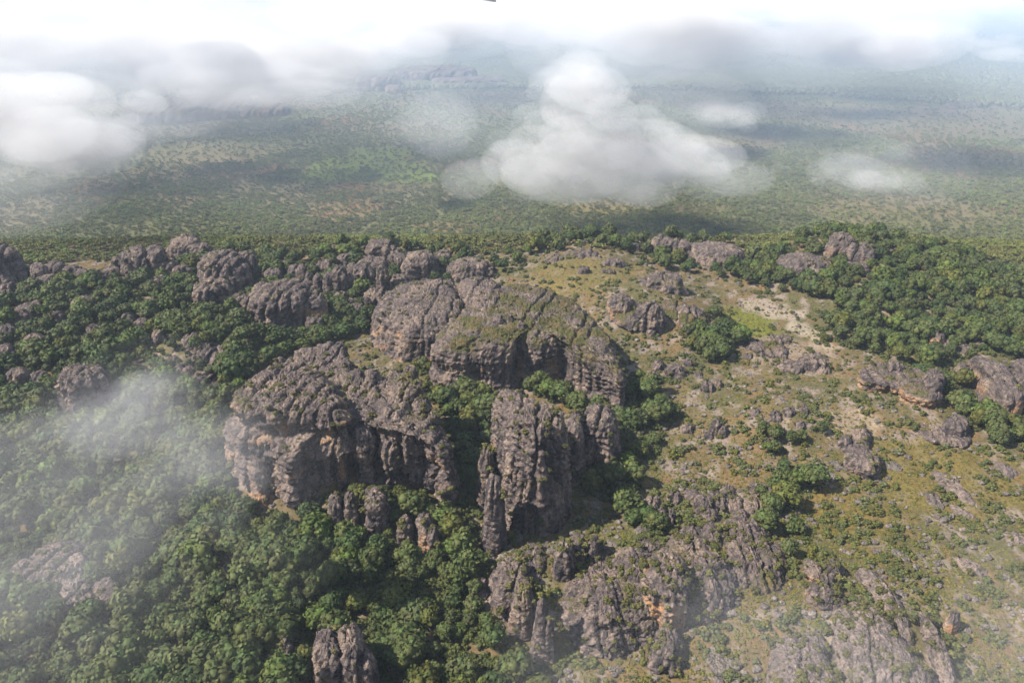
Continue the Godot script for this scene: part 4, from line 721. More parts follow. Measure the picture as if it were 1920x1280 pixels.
func make_ground():
	heights.resize(NX * NZ)
	for j in NZ:
		for i in NX:
			var x := X0 + i * STEP
			var z := Z0 + j * STEP
			heights[j * NX + i] = ground_base(x, z) + 1.6 * n_low.get_noise_2d(x * 0.03, z * 0.03) + 0.9 * n_mid.get_noise_2d(x * 0.11, z * 0.11)
	rock_top.resize(RNX * RNZ)
	rock_top.fill(-999.0)
	var xs := spread(X0, X0 + (NX - 1) * STEP, STEP, 22000.0, 1.07, 900.0)
	var zs := spread(Z0, Z0 + (NZ - 1) * STEP, STEP, 22000.0, 1.05, 900.0)
	while zs[zs.size() - 1] > 3000.0:
		zs.remove_at(zs.size() - 1)
	var w := xs.size()
	var h := zs.size()
	var v := PackedVector3Array()
	var c := PackedColorArray()
	v.resize(w * h)
	c.resize(w * h)
	for j in h:
		for i in w:
			var x := xs[i]
			var z := zs[j]
			v[j * w + i] = Vector3(x, ground_y(x, z), z)
			c[j * w + i] = ground_color(x, z)
	var ix := PackedInt32Array()
	ix.resize((w - 1) * (h - 1) * 6)
	var k := 0
	for j in h - 1:
		for i in w - 1:
			var a := j * w + i
			for q in [a, a + 1, a + w, a + 1, a + w + 1, a + w]:
				ix[k] = q
				k += 1
	var o := MeshInstance3D.new()
	o.name = "ground"
	o.mesh = array_mesh(v, grid_normals(v, w, h, false, -1.0), c, ix, mat.ground)
	tag(o, "grassy slope, forest floor and far wooded plain", "", "", "structure")
	add_child(o)

# ---------------------------------------------------------------- rock
func rock_thing(called: String, label: String, category: String, where: Vector3, group := "") -> Node3D:
	var t := Node3D.new()
	t.name = called
	add_child(t, true)
	t.position = where
	tag(t, label, category, group)
	return t


func oval(cx: float, cz: float, a: float, b: float, turn: float, square: float) -> Array:
	var out := []
	var r := deg_to_rad(turn)
	var axis := Vector2(cos(r), sin(r))
	for i in 20:
		var s := TAU * i / 20.0
		var x := signf(cos(s)) * pow(absf(cos(s)), 2.0 / square) * a
		var y := signf(sin(s)) * pow(absf(sin(s)), 2.0 / square) * b
		out.append(Vector2(cx, cz) + axis * x + Vector2(-axis.y, axis.x) * y)
	return out


func closed_line(p: Array, s: float) -> PackedVector2Array:
	var fine := PackedVector2Array()
	var n := p.size()
	var area := 0.0
	for i in n:
		area += (p[i] as Vector2).cross(p[(i + 1) % n])
	var q := p.duplicate()
	if area < 0.0:
		q.reverse()
	for i in n:
		var a: Vector2 = q[(i + n - 1) % n]
		var b: Vector2 = q[i]
		var c: Vector2 = q[(i + 1) % n]
		var d: Vector2 = q[(i + 2) % n]
		var e := b + (c - a) / 6.0
		var f := c - (d - b) / 6.0
		for k in 8:
			fine.append(b.bezier_interpolate(e, f, c, k / 8.0))
	var total := 0.0
	for i in fine.size():
		total += fine[i].distance_to(fine[(i + 1) % fine.size()])
	var count := maxi(14, int(total / s))
	var out := PackedVector2Array()
	var i := 0
	var gone := 0.0
	for k in count:
		var want := total * k / count
		var len := fine[i].distance_to(fine[(i + 1) % fine.size()])
		while gone + len < want:
			gone += len
			i = (i + 1) % fine.size()
			len = fine[i].distance_to(fine[(i + 1) % fine.size()])
		out.append(fine[i].lerp(fine[(i + 1) % fine.size()], (want - gone) / maxf(len, 1e-5)))
	return out


func rock(t: Node3D, called: String, outline: Array, base: float, top: float, power: float, orange: float, green: float, rough: float, tx: float, tz: float, under: float, batter: float, sd: int):
	var c := Vector2.ZERO
	for p in outline:
		c += p / outline.size()
	var dist := EYE.distance_to(Vector3(c.x, top * 0.5, c.y))
	var s := clampf(dist * DETAIL, 0.6, 9.0)
	var line := closed_line(outline, s)
	var count := line.size()
	var out := PackedVector2Array()
	var radius := 0.0
	for i in count:
		var d := line[(i + 1) % count] - line[(i + count - 1) % count]
		out.append(Vector2(d.y, -d.x).normalized())
		radius += line[i].distance_to(c) / count
	var tall := maxf(top - base, 1.0)
	# the profile from foot to crown, evenly spaced
	var prof := PackedVector2Array()
	for k in 161:
		var a := PI / 2 * k / 160.0
		prof.append(Vector2(pow(cos(a), 2.0 / power), pow(sin(a), 2.0 / power)))
	prof[160].x = 0.0
	var prof_length := 0.0
	for k in 160:
		prof_length += ((prof[k + 1] - prof[k]) * Vector2(radius, tall)).length()
	var rings := maxi(5, int(prof_length / s))
	var lev := PackedVector2Array()
	var gone := 0.0
	var k0 := 0
	for j in rings + 1:
		var want := prof_length * j / rings
		while k0 < 159 and gone + ((prof[k0 + 1] - prof[k0]) * Vector2(radius, tall)).length() < want:
			gone += ((prof[k0 + 1] - prof[k0]) * Vector2(radius, tall)).length()
			k0 += 1
		var len := ((prof[k0 + 1] - prof[k0]) * Vector2(radius, tall)).length()
		lev.append(prof[k0].lerp(prof[k0 + 1], clampf((want - gone) / maxf(len, 1e-6), 0.0, 1.0)))
	var v := PackedVector3Array()
	var col := PackedColorArray()
	v.resize(count * (rings + 1))
	col.resize(count * (rings + 1))
	var s1 := clampf(radius * 0.55, 2.6, 10.0) * maxf(1.0, dist / 1200.0)
	var s2 := s1 * 0.36
	var a1 := minf(radius * 0.17, 2.5) * rough
	var a2 := minf(radius * 0.06, 0.75) * rough
	var a3 := minf(radius * 0.11, 1.3) * lerpf(rough, 1.0, 0.4)
	var ledge := minf(radius * 0.07, 0.9) * rough
	var turn := 0.12 + 0.55 * n_low.get_noise_2d(c.x * 0.006, c.y * 0.006)
	var ca := cos(turn)
	var sa := sin(turn)
	var sp1 := clampf(radius * 0.5, 2.4, 7.5) * maxf(1.0, dist / 1200.0)
	var sp2 := sp1 * 1.7
	var wide := clampf(s * 0.9, 0.5, 6.0)
	var off := Vector3(sd * 17.3, sd * 5.1, sd * 29.7)
	var org := t.position
	for j in rings + 1:
		var l := lev[j]
		var dl := lev[mini(j + 1, rings)] - lev[maxi(j - 1, 0)]
		dl = (dl * Vector2(radius, tall)).normalized()
		var uc := -dl.x
		var oc := dl.y
		var shove := batter * tall * (1.0 - l.y) - under * exp(-pow((l.y - 0.42) / 0.16, 2.0))
		for i in count:
			var p2 := c + (line[i] - c) * l.x + out[i] * shove * minf(1.0, l.x * 2.0)
			var y := base + tall * l.y + ((p2.x - c.x) * tx + (p2.y - c.y) * tz) * l.y
			var p := Vector3(p2.x, y, p2.y)
			var warp := n_low.get_noise_3d(p.x * 0.05 + off.x, p.y * 0.03, p.z * 0.05) * 0.7
			var c1 := Vector3(p.x / s1 + off.x + warp, p.y * 0.13 / s1 + off.y, p.z / s1 + off.z - warp)
			var c2 := Vector3(p.x / s2 + warp * 2.0, p.y * 0.33 / s2 + off.y, p.z / s2)
			var f1 := n_cell.get_noise_3dv(c1) + 1.0
			var f2 := n_cell.get_noise_3dv(c2) + 1.0
			var m := n_mid.get_noise_3d(p.x * 0.085 + off.x, p.y * 0.07, p.z * 0.085)
			var fn := n_fine.get_noise_3d(p.x * 0.5, p.y * 0.4 + off.y, p.z * 0.5)
			var bd := n_bed.get_noise_3d(p.x * 0.02 + off.x, p.y * 0.3 + warp, p.z * 0.02)
			var small := smoothstep(0.0, 0.22, f2)
			# two sets of straight upright joints split the rock into blocks that weather back unevenly; beds show as ledges
			var ju := (p.x * ca + p.z * sa) / sp1 + warp * 0.55 + off.x
			var jv := (p.z * ca - p.x * sa) / sp2 + warp * 0.7 + off.z + 0.37 * floorf(ju)
			var iu := floorf(ju)
			var iv := floorf(jv)
			var du := (0.5 - absf(ju - iu - 0.5)) * sp1
			var dv := (0.5 - absf(jv - iv - 0.5)) * sp2
			var hash := fposmod(sin(iu * 127.1 + iv * 311.7 + sd * 3.7) * 43758.5453, 1.0)
			var hu := fposmod(sin((iu + floorf(ju - iu + 0.5)) * 91.7 + sd * 1.3) * 9631.77, 1.0)
			var hv := fposmod(sin((iv + floorf(jv - iv + 0.5)) * 57.3 + sd * 2.9) * 7517.31, 1.0)
			var flute := n_fine.get_noise_3d(p.x * 0.8 + 9.0, p.y * 0.05, p.z * 0.8)
			var cut := maxf(smoothstep(0.25, 0.75, hu) * exp(-pow(du / wide, 2.0)) * (0.5 + 0.5 * smoothstep(-0.3, 0.2, m)), exp(-pow(dv / wide, 2.0)) * smoothstep(0.35, 0.9, hv) * smoothstep(-0.3, 0.2, warp + 0.3 * hash))
			var by := p.y / 3.1 + 0.5 * warp + 0.25 * hash
			var bcut := exp(-pow((0.5 - absf(by - floorf(by) - 0.5)) * 3.1 / 0.5, 2.0))
			var disp := a1 * (1.0 * (hash - 0.5) - 1.8 * cut) + a2 * (small - 0.75 + 0.5 * n_block.get_noise_3dv(c2)) + a3 * m + fn * minf(0.5, s * 0.7) + oc * flute * minf(0.9, radius * 0.06) * rough + oc * ledge * (smoothstep(-0.08, 0.08, bd) - 0.7 * bcut)
			if uc > 0.35:
				disp -= rough * minf(0.7, s) * (1.0 - smoothstep(0.0, 0.35, n_cell.get_noise_3d(p.x * 0.55 + off.x, 0.0, p.z * 0.55) + 1.0)) * uc
			p += Vector3(out[i].x * oc, uc * 0.7, out[i].y * oc) * disp
			v[j * count + i] = p - org
			# colour: grey weathered skin, black algae streaks, tan and orange where it broke fresh, moss and grass on flat tops
			var st := n_mid.get_noise_3d(p.x * 0.3, p.y * 0.022 + off.y, p.z * 0.3)
			var b := Color(0.165, 0.126, 0.113).lerp(Color(0.3, 0.225, 0.182), smoothstep(-0.05, 0.45, m + fn * 0.6))
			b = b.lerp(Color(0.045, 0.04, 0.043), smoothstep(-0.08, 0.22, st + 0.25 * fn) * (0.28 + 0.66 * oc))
			b = b.lerp(Color(0.34, 0.25, 0.185), smoothstep(0.12, 0.4, n_low.get_noise_3d(p.x * 0.035 + off.z, p.y * 0.06, p.z * 0.035) + 0.35 * fn) * 0.6)
			if rough < 0.45:
				b = b.lerp(Color(0.31, 0.245, 0.205), 0.32)
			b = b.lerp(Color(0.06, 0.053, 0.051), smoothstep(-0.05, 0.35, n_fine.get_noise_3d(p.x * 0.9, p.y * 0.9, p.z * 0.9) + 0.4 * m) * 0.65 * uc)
			b = b.lerp(Color(0.05, 0.046, 0.045), maxf(cut * 0.7, (1.0 - smoothstep(0.0, 0.1, f1)) * 0.4))
			if orange > 0.0 and oc > 0.3:
				var om := smoothstep(0.97, 0.55, l.y) * orange + 0.55 * n_low.get_noise_3d(p.x * 0.05 + off.z, p.y * 0.09, p.z * 0.05) + 0.2 * st - 0.34
				b = b.lerp(Color(0.34, 0.18, 0.09).lerp(Color(0.33, 0.245, 0.17), smoothstep(-0.2, 0.3, fn)), smoothstep(0.0, 0.25, om) * oc)
			if green > 0.0 and uc > 0.3:
				var gm := green * 1.1 - 0.62 + 0.75 * n_low.get_noise_3d(p.x * 0.045 + off.x, 3.0, p.z * 0.045) + 0.3 * fn
				b = b.lerp(Color(0.085, 0.083, 0.03).lerp(Color(0.13, 0.1, 0.045), smoothstep(-0.3, 0.3, m)), smoothstep(0.0, 0.3, gm) * smoothstep(0.3, 0.75, uc))
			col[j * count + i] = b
			var gi := int((p.x - RX0) / CELL)
			var gj := int((p.z - RZ0) / CELL)
			if gi >= 0 and gj >= 0 and gi < RNX and gj < RNZ:
				var gk := gj * RNX + gi
				if p.y > rock_top[gk]:
					rock_top[gk] = p.y
	var ix := PackedInt32Array()
	ix.resize(rings * count * 6)
	var k := 0
	for j in rings:
		for i in count:
			var a := j * count + i
			var b := j * count + (i + 1) % count
			for q in [a, b, a + count, b, b + count, a + count]:
				ix[k] = q
				k += 1
	var o := MeshInstance3D.new()
	o.name = called
	o.mesh = array_mesh(v, grid_normals(v, count, rings + 1, true, -1.0), col, ix, mat.rock)
	t.add_child(o, true)

const DETAIL := 0.0021

# ---------------------------------------------------------------- plants
func crown_mesh(sd: int, lobes: int, leaves: int, leaf: float, flat: float, m: Material, lobe_size := 0.42) -> ArrayMesh:
	var r := RandomNumberGenerator.new()
	r.seed = sd
	var v := PackedVector3Array()
	var n := PackedVector3Array()
	var c := PackedColorArray()
	var ix := PackedInt32Array()
	for k in lobes:
		var y := 1.0 - 1.35 * (k + 0.5) / lobes
		var a := k * 2.39996 + r.randf_range(-0.5, 0.5)
		var d := Vector3(cos(a) * sqrt(maxf(0.0, 1.0 - y * y)), y, sin(a) * sqrt(maxf(0.0, 1.0 - y * y)))
		var mid := d * r.randf_range(0.48, 0.72) * Vector3(1, flat, 1)
		var size := lobe_size * r.randf_range(0.75, 1.2)
		var tint := r.randf_range(0.8, 1.22)
		var shade := Color(0.07 * tint * r.randf_range(0.9, 1.2), 0.09 * tint, 0.024 * tint)
		var at := v.size()
		var seg := 7
		var row := 5
		for j in row + 1:
			for i in seg:
				var th := PI * j / row
				var ph := TAU * (i + 0.5 * (j % 2)) / seg
				var q := Vector3(sin(th) * cos(ph), cos(th), sin(th) * sin(ph))
				v.append(mid + q * size * r.randf_range(0.72, 0.98) * Vector3(1, flat, 1))
				n.append(q)
				c.append(shade)
		for j in row:
			for i in seg:
				var p := at + j * seg + i
				var p2 := at + j * seg + (i + 1) % seg
				ix.append_array([p, p + seg, p2, p2, p + seg, p2 + seg])
		for q in leaves:
			var u := Vector3(r.randfn(), r.randfn() + 0.35, r.randfn()).normalized()
			var pos := mid + u * size * r.randf_range(0.86, 1.2) * Vector3(1, flat, 1)
			var face := (u + Vector3(r.randfn(), r.randfn(), r.randfn()) * 0.45).normalized()
			var e := face.cross(Vector3(r.randfn(), r.randfn(), r.randfn())).normalized()
			var f := face.cross(e)
			var ls := leaf * r.randf_range(0.6, 1.3)
			var lt := r.randf_range(0.72, 1.3)
			var at2 := v.size()
			for w in [e * ls, f * ls * 0.75, -e * ls * 0.9, -f * ls * 0.7]:
				v.append(pos + w)
				n.append(face)
				c.append(Color(shade.r * lt * r.randf_range(0.9, 1.15), shade.g * lt, shade.b * lt))
			ix.append_array([at2, at2 + 2, at2 + 1, at2, at2 + 3, at2 + 2])
	return array_mesh(v, n, c, ix, m)


func tube(st: SurfaceTool, a: Vector3, b: Vector3, ra: float, rb: float, seg := 6):
	var d := (b - a).normalized()
	var e := d.cross(Vector3(0.3, 0.1, 0.9)).normalized()
	var f := d.cross(e)
	for i in seg:
		var p := TAU * i / seg
		var q := TAU * (i + 1) / seg
		var u := e * cos(p) + f * sin(p)
		var w := e * cos(q) + f * sin(q)
		for x in [[a + u * ra, u], [b + u * rb, u], [a + w * ra, w], [a + w * ra, w], [b + u * rb, u], [b + w * rb, w]]:
			st.set_normal(x[1])
			st.add_vertex(x[0])


func trunk_mesh(sd: int) -> ArrayMesh:
	var r := RandomNumberGenerator.new()
	r.seed = sd
	var st := SurfaceTool.new()
	st.begin(Mesh.PRIMITIVE_TRIANGLES)
	var fork := Vector3(r.randf_range(-0.1, 0.1), 0.9, r.randf_range(-0.1, 0.1))
	tube(st, Vector3(0, -0.25, 0), fork, 0.085, 0.06)
	for k in 5:
		var a := TAU * k / 5.0 + r.randf_range(-0.4, 0.4)
		tube(st, fork, fork + Vector3(cos(a) * 0.6, r.randf_range(0.3, 0.8), sin(a) * 0.6), 0.04, 0.012, 5)
	st.set_material(mat.bark)
	return st.commit()


func stone_mesh(sd: int) -> ArrayMesh:
	var r := RandomNumberGenerator.new()
	r.seed = sd
	var v := PackedVector3Array()
	var c := PackedColorArray()
	var seg := 10
	var row := 7
	for j in row + 1:
		for i in seg:
			var th := PI * j / row
			var ph := TAU * i / seg
			var q := Vector3(sin(th) * cos(ph), cos(th), sin(th) * sin(ph))
			q = Vector3(signf(q.x) * pow(absf(q.x), 0.75), signf(q.y) * pow(absf(q.y), 0.75), signf(q.z) * pow(absf(q.z), 0.75))
			q *= 1.0 + 0.45 * n_mid.get_noise_3d(q.x * 0.8 + sd * 9.0, q.y * 0.8, q.z * 0.8)
			v.append(q)
			var k := 0.5 + n_fine.get_noise_3d(q.x * 1.3 + sd, q.y, q.z)
			c.append(Color(0.11, 0.095, 0.088).lerp(Color(0.23, 0.19, 0.155), clampf(k, 0.0, 1.0)))
	var ix := PackedInt32Array()
	for j in row:
		for i in seg:
			var p := j * seg + i
			var p2 := j * seg + (i + 1) % seg
			ix.append_array([p, p + seg, p2, p2, p + seg, p2 + seg])
	return array_mesh(v, grid_normals(v, seg, row + 1, true, 1.0), c, ix, mat.rock)


func forest_at(x: float, z: float) -> float:
	var far := 7.0 + 12.0 * smoothstep(450.0, 650.0, -z)
	var p := Vector2(x + far * n_low.get_noise_2d(x * 0.05, z * 0.05), z + far * n_low.get_noise_2d(z * 0.05, x * 0.05 + 50.0))
	var d := 0.0
	for f in FOREST:
		if f[0] > d and Geometry2D.is_point_in_polygon(p, f[1]):
			d = f[0]
	return d


func in_view(p: Vector3, slack := 0.06) -> bool:
	var q := p - EYE
	var s := sin(deg_to_rad(26.0))
	var c := cos(deg_to_rad(26.0))
	var depth := -q.y * s - q.z * c
	if depth < 5.0:
		return false
	var up := (q.y * c - q.z * s) / depth
	var half := tan(deg_to_rad(25.0))
	return absf(q.x / depth) < half * 1.5 + slack and absf(up) < half + slack


func scatter(called: String, label: String, mesh: Mesh, places: Array, tints: PackedColorArray):
	if places.is_empty():
		return
	var mm := MultiMesh.new()
	mm.transform_format = MultiMesh.TRANSFORM_3D
	mm.use_colors = true
	mm.mesh = mesh
	mm.instance_count = places.size()
	for i in places.size():
		mm.set_instance_transform(i, places[i])
		mm.set_instance_color(i, tints[i])
	var o := MultiMeshInstance3D.new()
	o.name = called
	o.multimesh = mm
	tag(o, label, "", "", "stuff")
	add_child(o, true)


var LANDMARKS := [
	[Vector2(-83.8, -292.7), "central fluted massif"], [Vector2(-76.1, -263.6), "twin dark columns"], [Vector2(-60.6, -260.3), "blunt grey pillar"], [Vector2(-47, -254.5), "pale-sided stump"], [Vector2(-38.2, -252.9), "orange-footed pillar"],
	[Vector2(9.8, -262.2), "tall streaked tower"], [Vector2(-8.2, -247.8), "slender free spire"], [Vector2(0, -211.5), "flat-topped low cliff"], [Vector2(11.6, -194.4), "thin double spire"], [Vector2(-57.4, -175.4), "cracked bottom block"],
	[Vector2(-71.1, -199.6), "slim leaning boulder"], [Vector2(57.6, -205), "orange-hollow massif"], [Vector2(-185.4, -230.1), "blocky misty ridge"], [Vector2(-160, -215.8), "pinkish rock face"], [Vector2(-252.9, -372.3), "square-shouldered cliff"], [Vector2(-192.9, -399.9), "talus knoll"],
	[Vector2(-125.4, -234.9), "canopy rocks"], [Vector2(-82.5, -191.2), "dark little bluff"], [Vector2(-28, -422.9), "long humped massif"], [Vector2(43.8, -311.7), "tower's right wing"], [Vector2(66.2, -265.2), "pointed grey rocks"], [Vector2(96.8, -240.5), "misty rounded hump"],
	[Vector2(123.6, -215.3), "orange-edged boulder cluster"], [Vector2(152.9, -340.2), "bush-covered knoll"], [Vector2(179, -308.6), "pillow-shaped boulder"], [Vector2(228.7, -370), "layered orange mound"], [Vector2(229.4, -338.8), "curved slab"], [Vector2(294.8, -383.3), "big tilted slab"],
	[Vector2(221.8, -301), "long pale slab"], [Vector2(167.1, -203), "orange-faced pinnacle"], [Vector2(138.2, -198), "striped slab"], [Vector2(114, -346.3), "upright boulder cluster"], [Vector2(107.2, -416.1), "jumbled grey rocks"], [Vector2(188, -445.6), "brown ledges"], [Vector2(203.5, -523.4), "sandy clearing"],
	[Vector2(103.5, -488.5), "wide pale rock slope"], [Vector2(59.2, -589.5), "grassy dome hill"], [Vector2(109, -284.9), "tumbled scrub rocks"], [Vector2(-176.2, -291.9), "left mist bank"], [Vector2(-118.5, -199.1), "bottom left canopy"], [Vector2(-29.6, -210.7), "bottom centre canopy"],
]



func whereabouts(what: String, p: Vector3) -> String:
	# which one it is: by the nearest landmark, and by the next one as well where two would read alike
	var near := []
	for i in LANDMARKS.size():
		near.append([LANDMARKS[i][0].distance_squared_to(Vector2(p.x, p.z)), i])
	near.sort_custom(func(a, b): return a[0] < b[0])
	var best: int = near[0][1]
	var o: Vector2 = Vector2(p.x, p.z) - LANDMARKS[best][0]
	var away: String = "just " if near[0][0] < 200.0 else "" if near[0][0] < 1200.0 else "well "
	var side: String = ("right of" if o.x > 0.0 else "left of") if absf(o.x) > absf(o.y) else ("behind" if o.y < 0.0 else "below")
	var said := "%s %s%s the %s" % [what, away, side, LANDMARKS[best][1]]
	for k in range(1, 5):
		if not used.has(said):
			break
		said = "%s %s%s the %s, towards the %s" % [what, away, side, LANDMARKS[best][1], LANDMARKS[near[k][1]][1]]
	used[said] = true
	return said

var used := {}

func region_of(p: Vector3) -> String:
	if p.x > 120.0:
		return "forest on the right-hand hill"
	if p.z > -262.0 and p.x > -90.0:
		return "forest below the central massif"
	if p.x > -42.0:
		return "gully beside the tall tower"
	return "misty forest at the lower left"


func make_vegetation():
	var crowns := []
	for k in 5:
		crowns.append(crown_mesh(100 + k, 15 + k, 34, 0.13, [0.85, 0.95, 0.75, 1.05, 0.8][k], mat.leaf, [0.4, 0.36, 0.42, 0.38, 0.34][k]))
	var trunk := trunk_mesh(3)
	# --- forest trees
	var trees := []   # [transform, tint, variant, share of the picture, position]
	var step := 6.8
	var z := -165.0
	while z > -740.0:
		var reach := -z * 0.78 + 70.0
		var x := -reach
		while x < reach:
			var px := x + rng.randf_range(-2.4, 2.4)
			var pz := z + rng.randf_range(-2.4, 2.4)
			var roll := rng.randf()
			var size := rng.randf_range(0.0, 1.0)
			x += step
			var dens := forest_at(px, pz)
			if dens <= 0.0:
				continue
			var clump := n_mid.get_noise_2d(px * 0.02, pz * 0.02)
			dens *= lerpf(1.0, 0.32, smoothstep(560.0, 690.0, -pz))
			if roll > dens * (0.84 + clump * 0.8):
				continue
			var gy := ground_y(px, pz)
			var ry := rock_y(px, pz)
			var r := lerpf(3.3, 7.4, pow(size, 1.5)) * (1.0 + 0.25 * clump)
			if ry > gy + 3.5:
				continue
			if ry > gy:
				gy = ry - 0.5
				r *= 0.6
			for dx in [-1.0, 1.0]:
				if rock_y(px + dx * r * 0.7, pz) > gy + r * 1.6 or rock_y(px, pz + dx * r * 0.7) > gy + r * 1.6:
					r *= 0.75
			var high := r * rng.randf_range(0.85, 1.25)
			var tr := Transform3D(Basis(Vector3.UP, rng.randf() * TAU).scaled(Vector3(r, r * rng.randf_range(0.9, 1.2), r)), Vector3(px, gy + high, pz))
			trees.append([tr, rng.randf(), rng.randi() % 5, r / EYE.distance_to(tr.origin), Vector3(px, gy, pz), clump])
		z -= step
	var order := range(trees.size())
	order.sort_custom(func(a, b): return trees[a][3] * (1.0 if in_view(trees[a][0].origin) else 0.01) > trees[b][3] * (1.0 if in_view(trees[b][0].origin) else 0.01))
	var proto := {}
	var rest := [[], [], [], [], []]
	var tints := [PackedColorArray(), PackedColorArray(), PackedColorArray(), PackedColorArray(), PackedColorArray()]
	var made := 0
	for k in order:
		var e: Array = trees[k]
		var kind: int = 0 if e[1] < 0.42 else 1 if e[1] < 0.62 else 2 if e[1] < 0.74 else 4 if e[1] < 0.9 else 3
		if made < 300 and in_view(e[0].origin, 0.0):
			made += 1
			var key := "%d_%d" % [e[2], kind]
			if not proto.has(key):
				var p := Node3D.new()
				p.name = "tree"
				var cr := MeshInstance3D.new()
				cr.name = "crown"
				cr.mesh = crowns[e[2]]
				cr.material_override = mat[["leaf", "leaf_deep", "leaf_yellow", "leaf_grey", "leaf_fresh"][kind]]
				p.add_child(cr)
				var tk := MeshInstance3D.new()
				tk.name = "trunk"
				tk.mesh = trunk
				p.add_child(tk)
				proto[key] = p
			var o: Node3D = proto[key].duplicate()
			o.name = "tree"
			add_child(o, true)
			var where: Vector3 = e[4]
			var high: float = e[0].origin.y - where.y
			var r: float = e[0].basis.x.length()
			o.position = where
			o.basis = Basis(Vector3.UP, e[1] * 50.0).scaled(Vector3.ONE * r)
			(o.get_node("crown") as Node3D).position = Vector3(0, high / r, 0)
			(o.get_node("trunk") as Node3D).scale = Vector3(1, high / r, 1)
			var reg := region_of(where)
			var look: String = ["leafy green", "deep green", "yellow-green", "greyish green", "fresh green"][kind]
			var build: String = "huge " if r > 6.6 else "broad " if r > 5.4 else "middling " if r > 4.3 else "small "
			tag(o, whereabouts("%s%s tree" % [build, look], where), "tree", "trees of the %s" % reg)
		else:
			rest[e[2]].append(e[0])
			var g: Color = [Color(1, 1, 1), Color(0.72, 0.85, 0.8), Color(1.3, 1.12, 0.8), Color(1.05, 1.0, 1.25), Color(1.15, 1.25, 0.9)][kind]
			var b: float = 0.85 + 0.3 * e[5]
			tints[e[2]].append(Color(g.r * b, g.g * b, g.b * b))
	for p in proto.values():
		p.free()
	for k in 5:
		scatter("forest_canopy", "round-crowned trees of the forest too many to count", crowns[k], rest[k], tints[k])
	print("trees ", trees.size())
	make_scrub(crowns)
	make_plain()


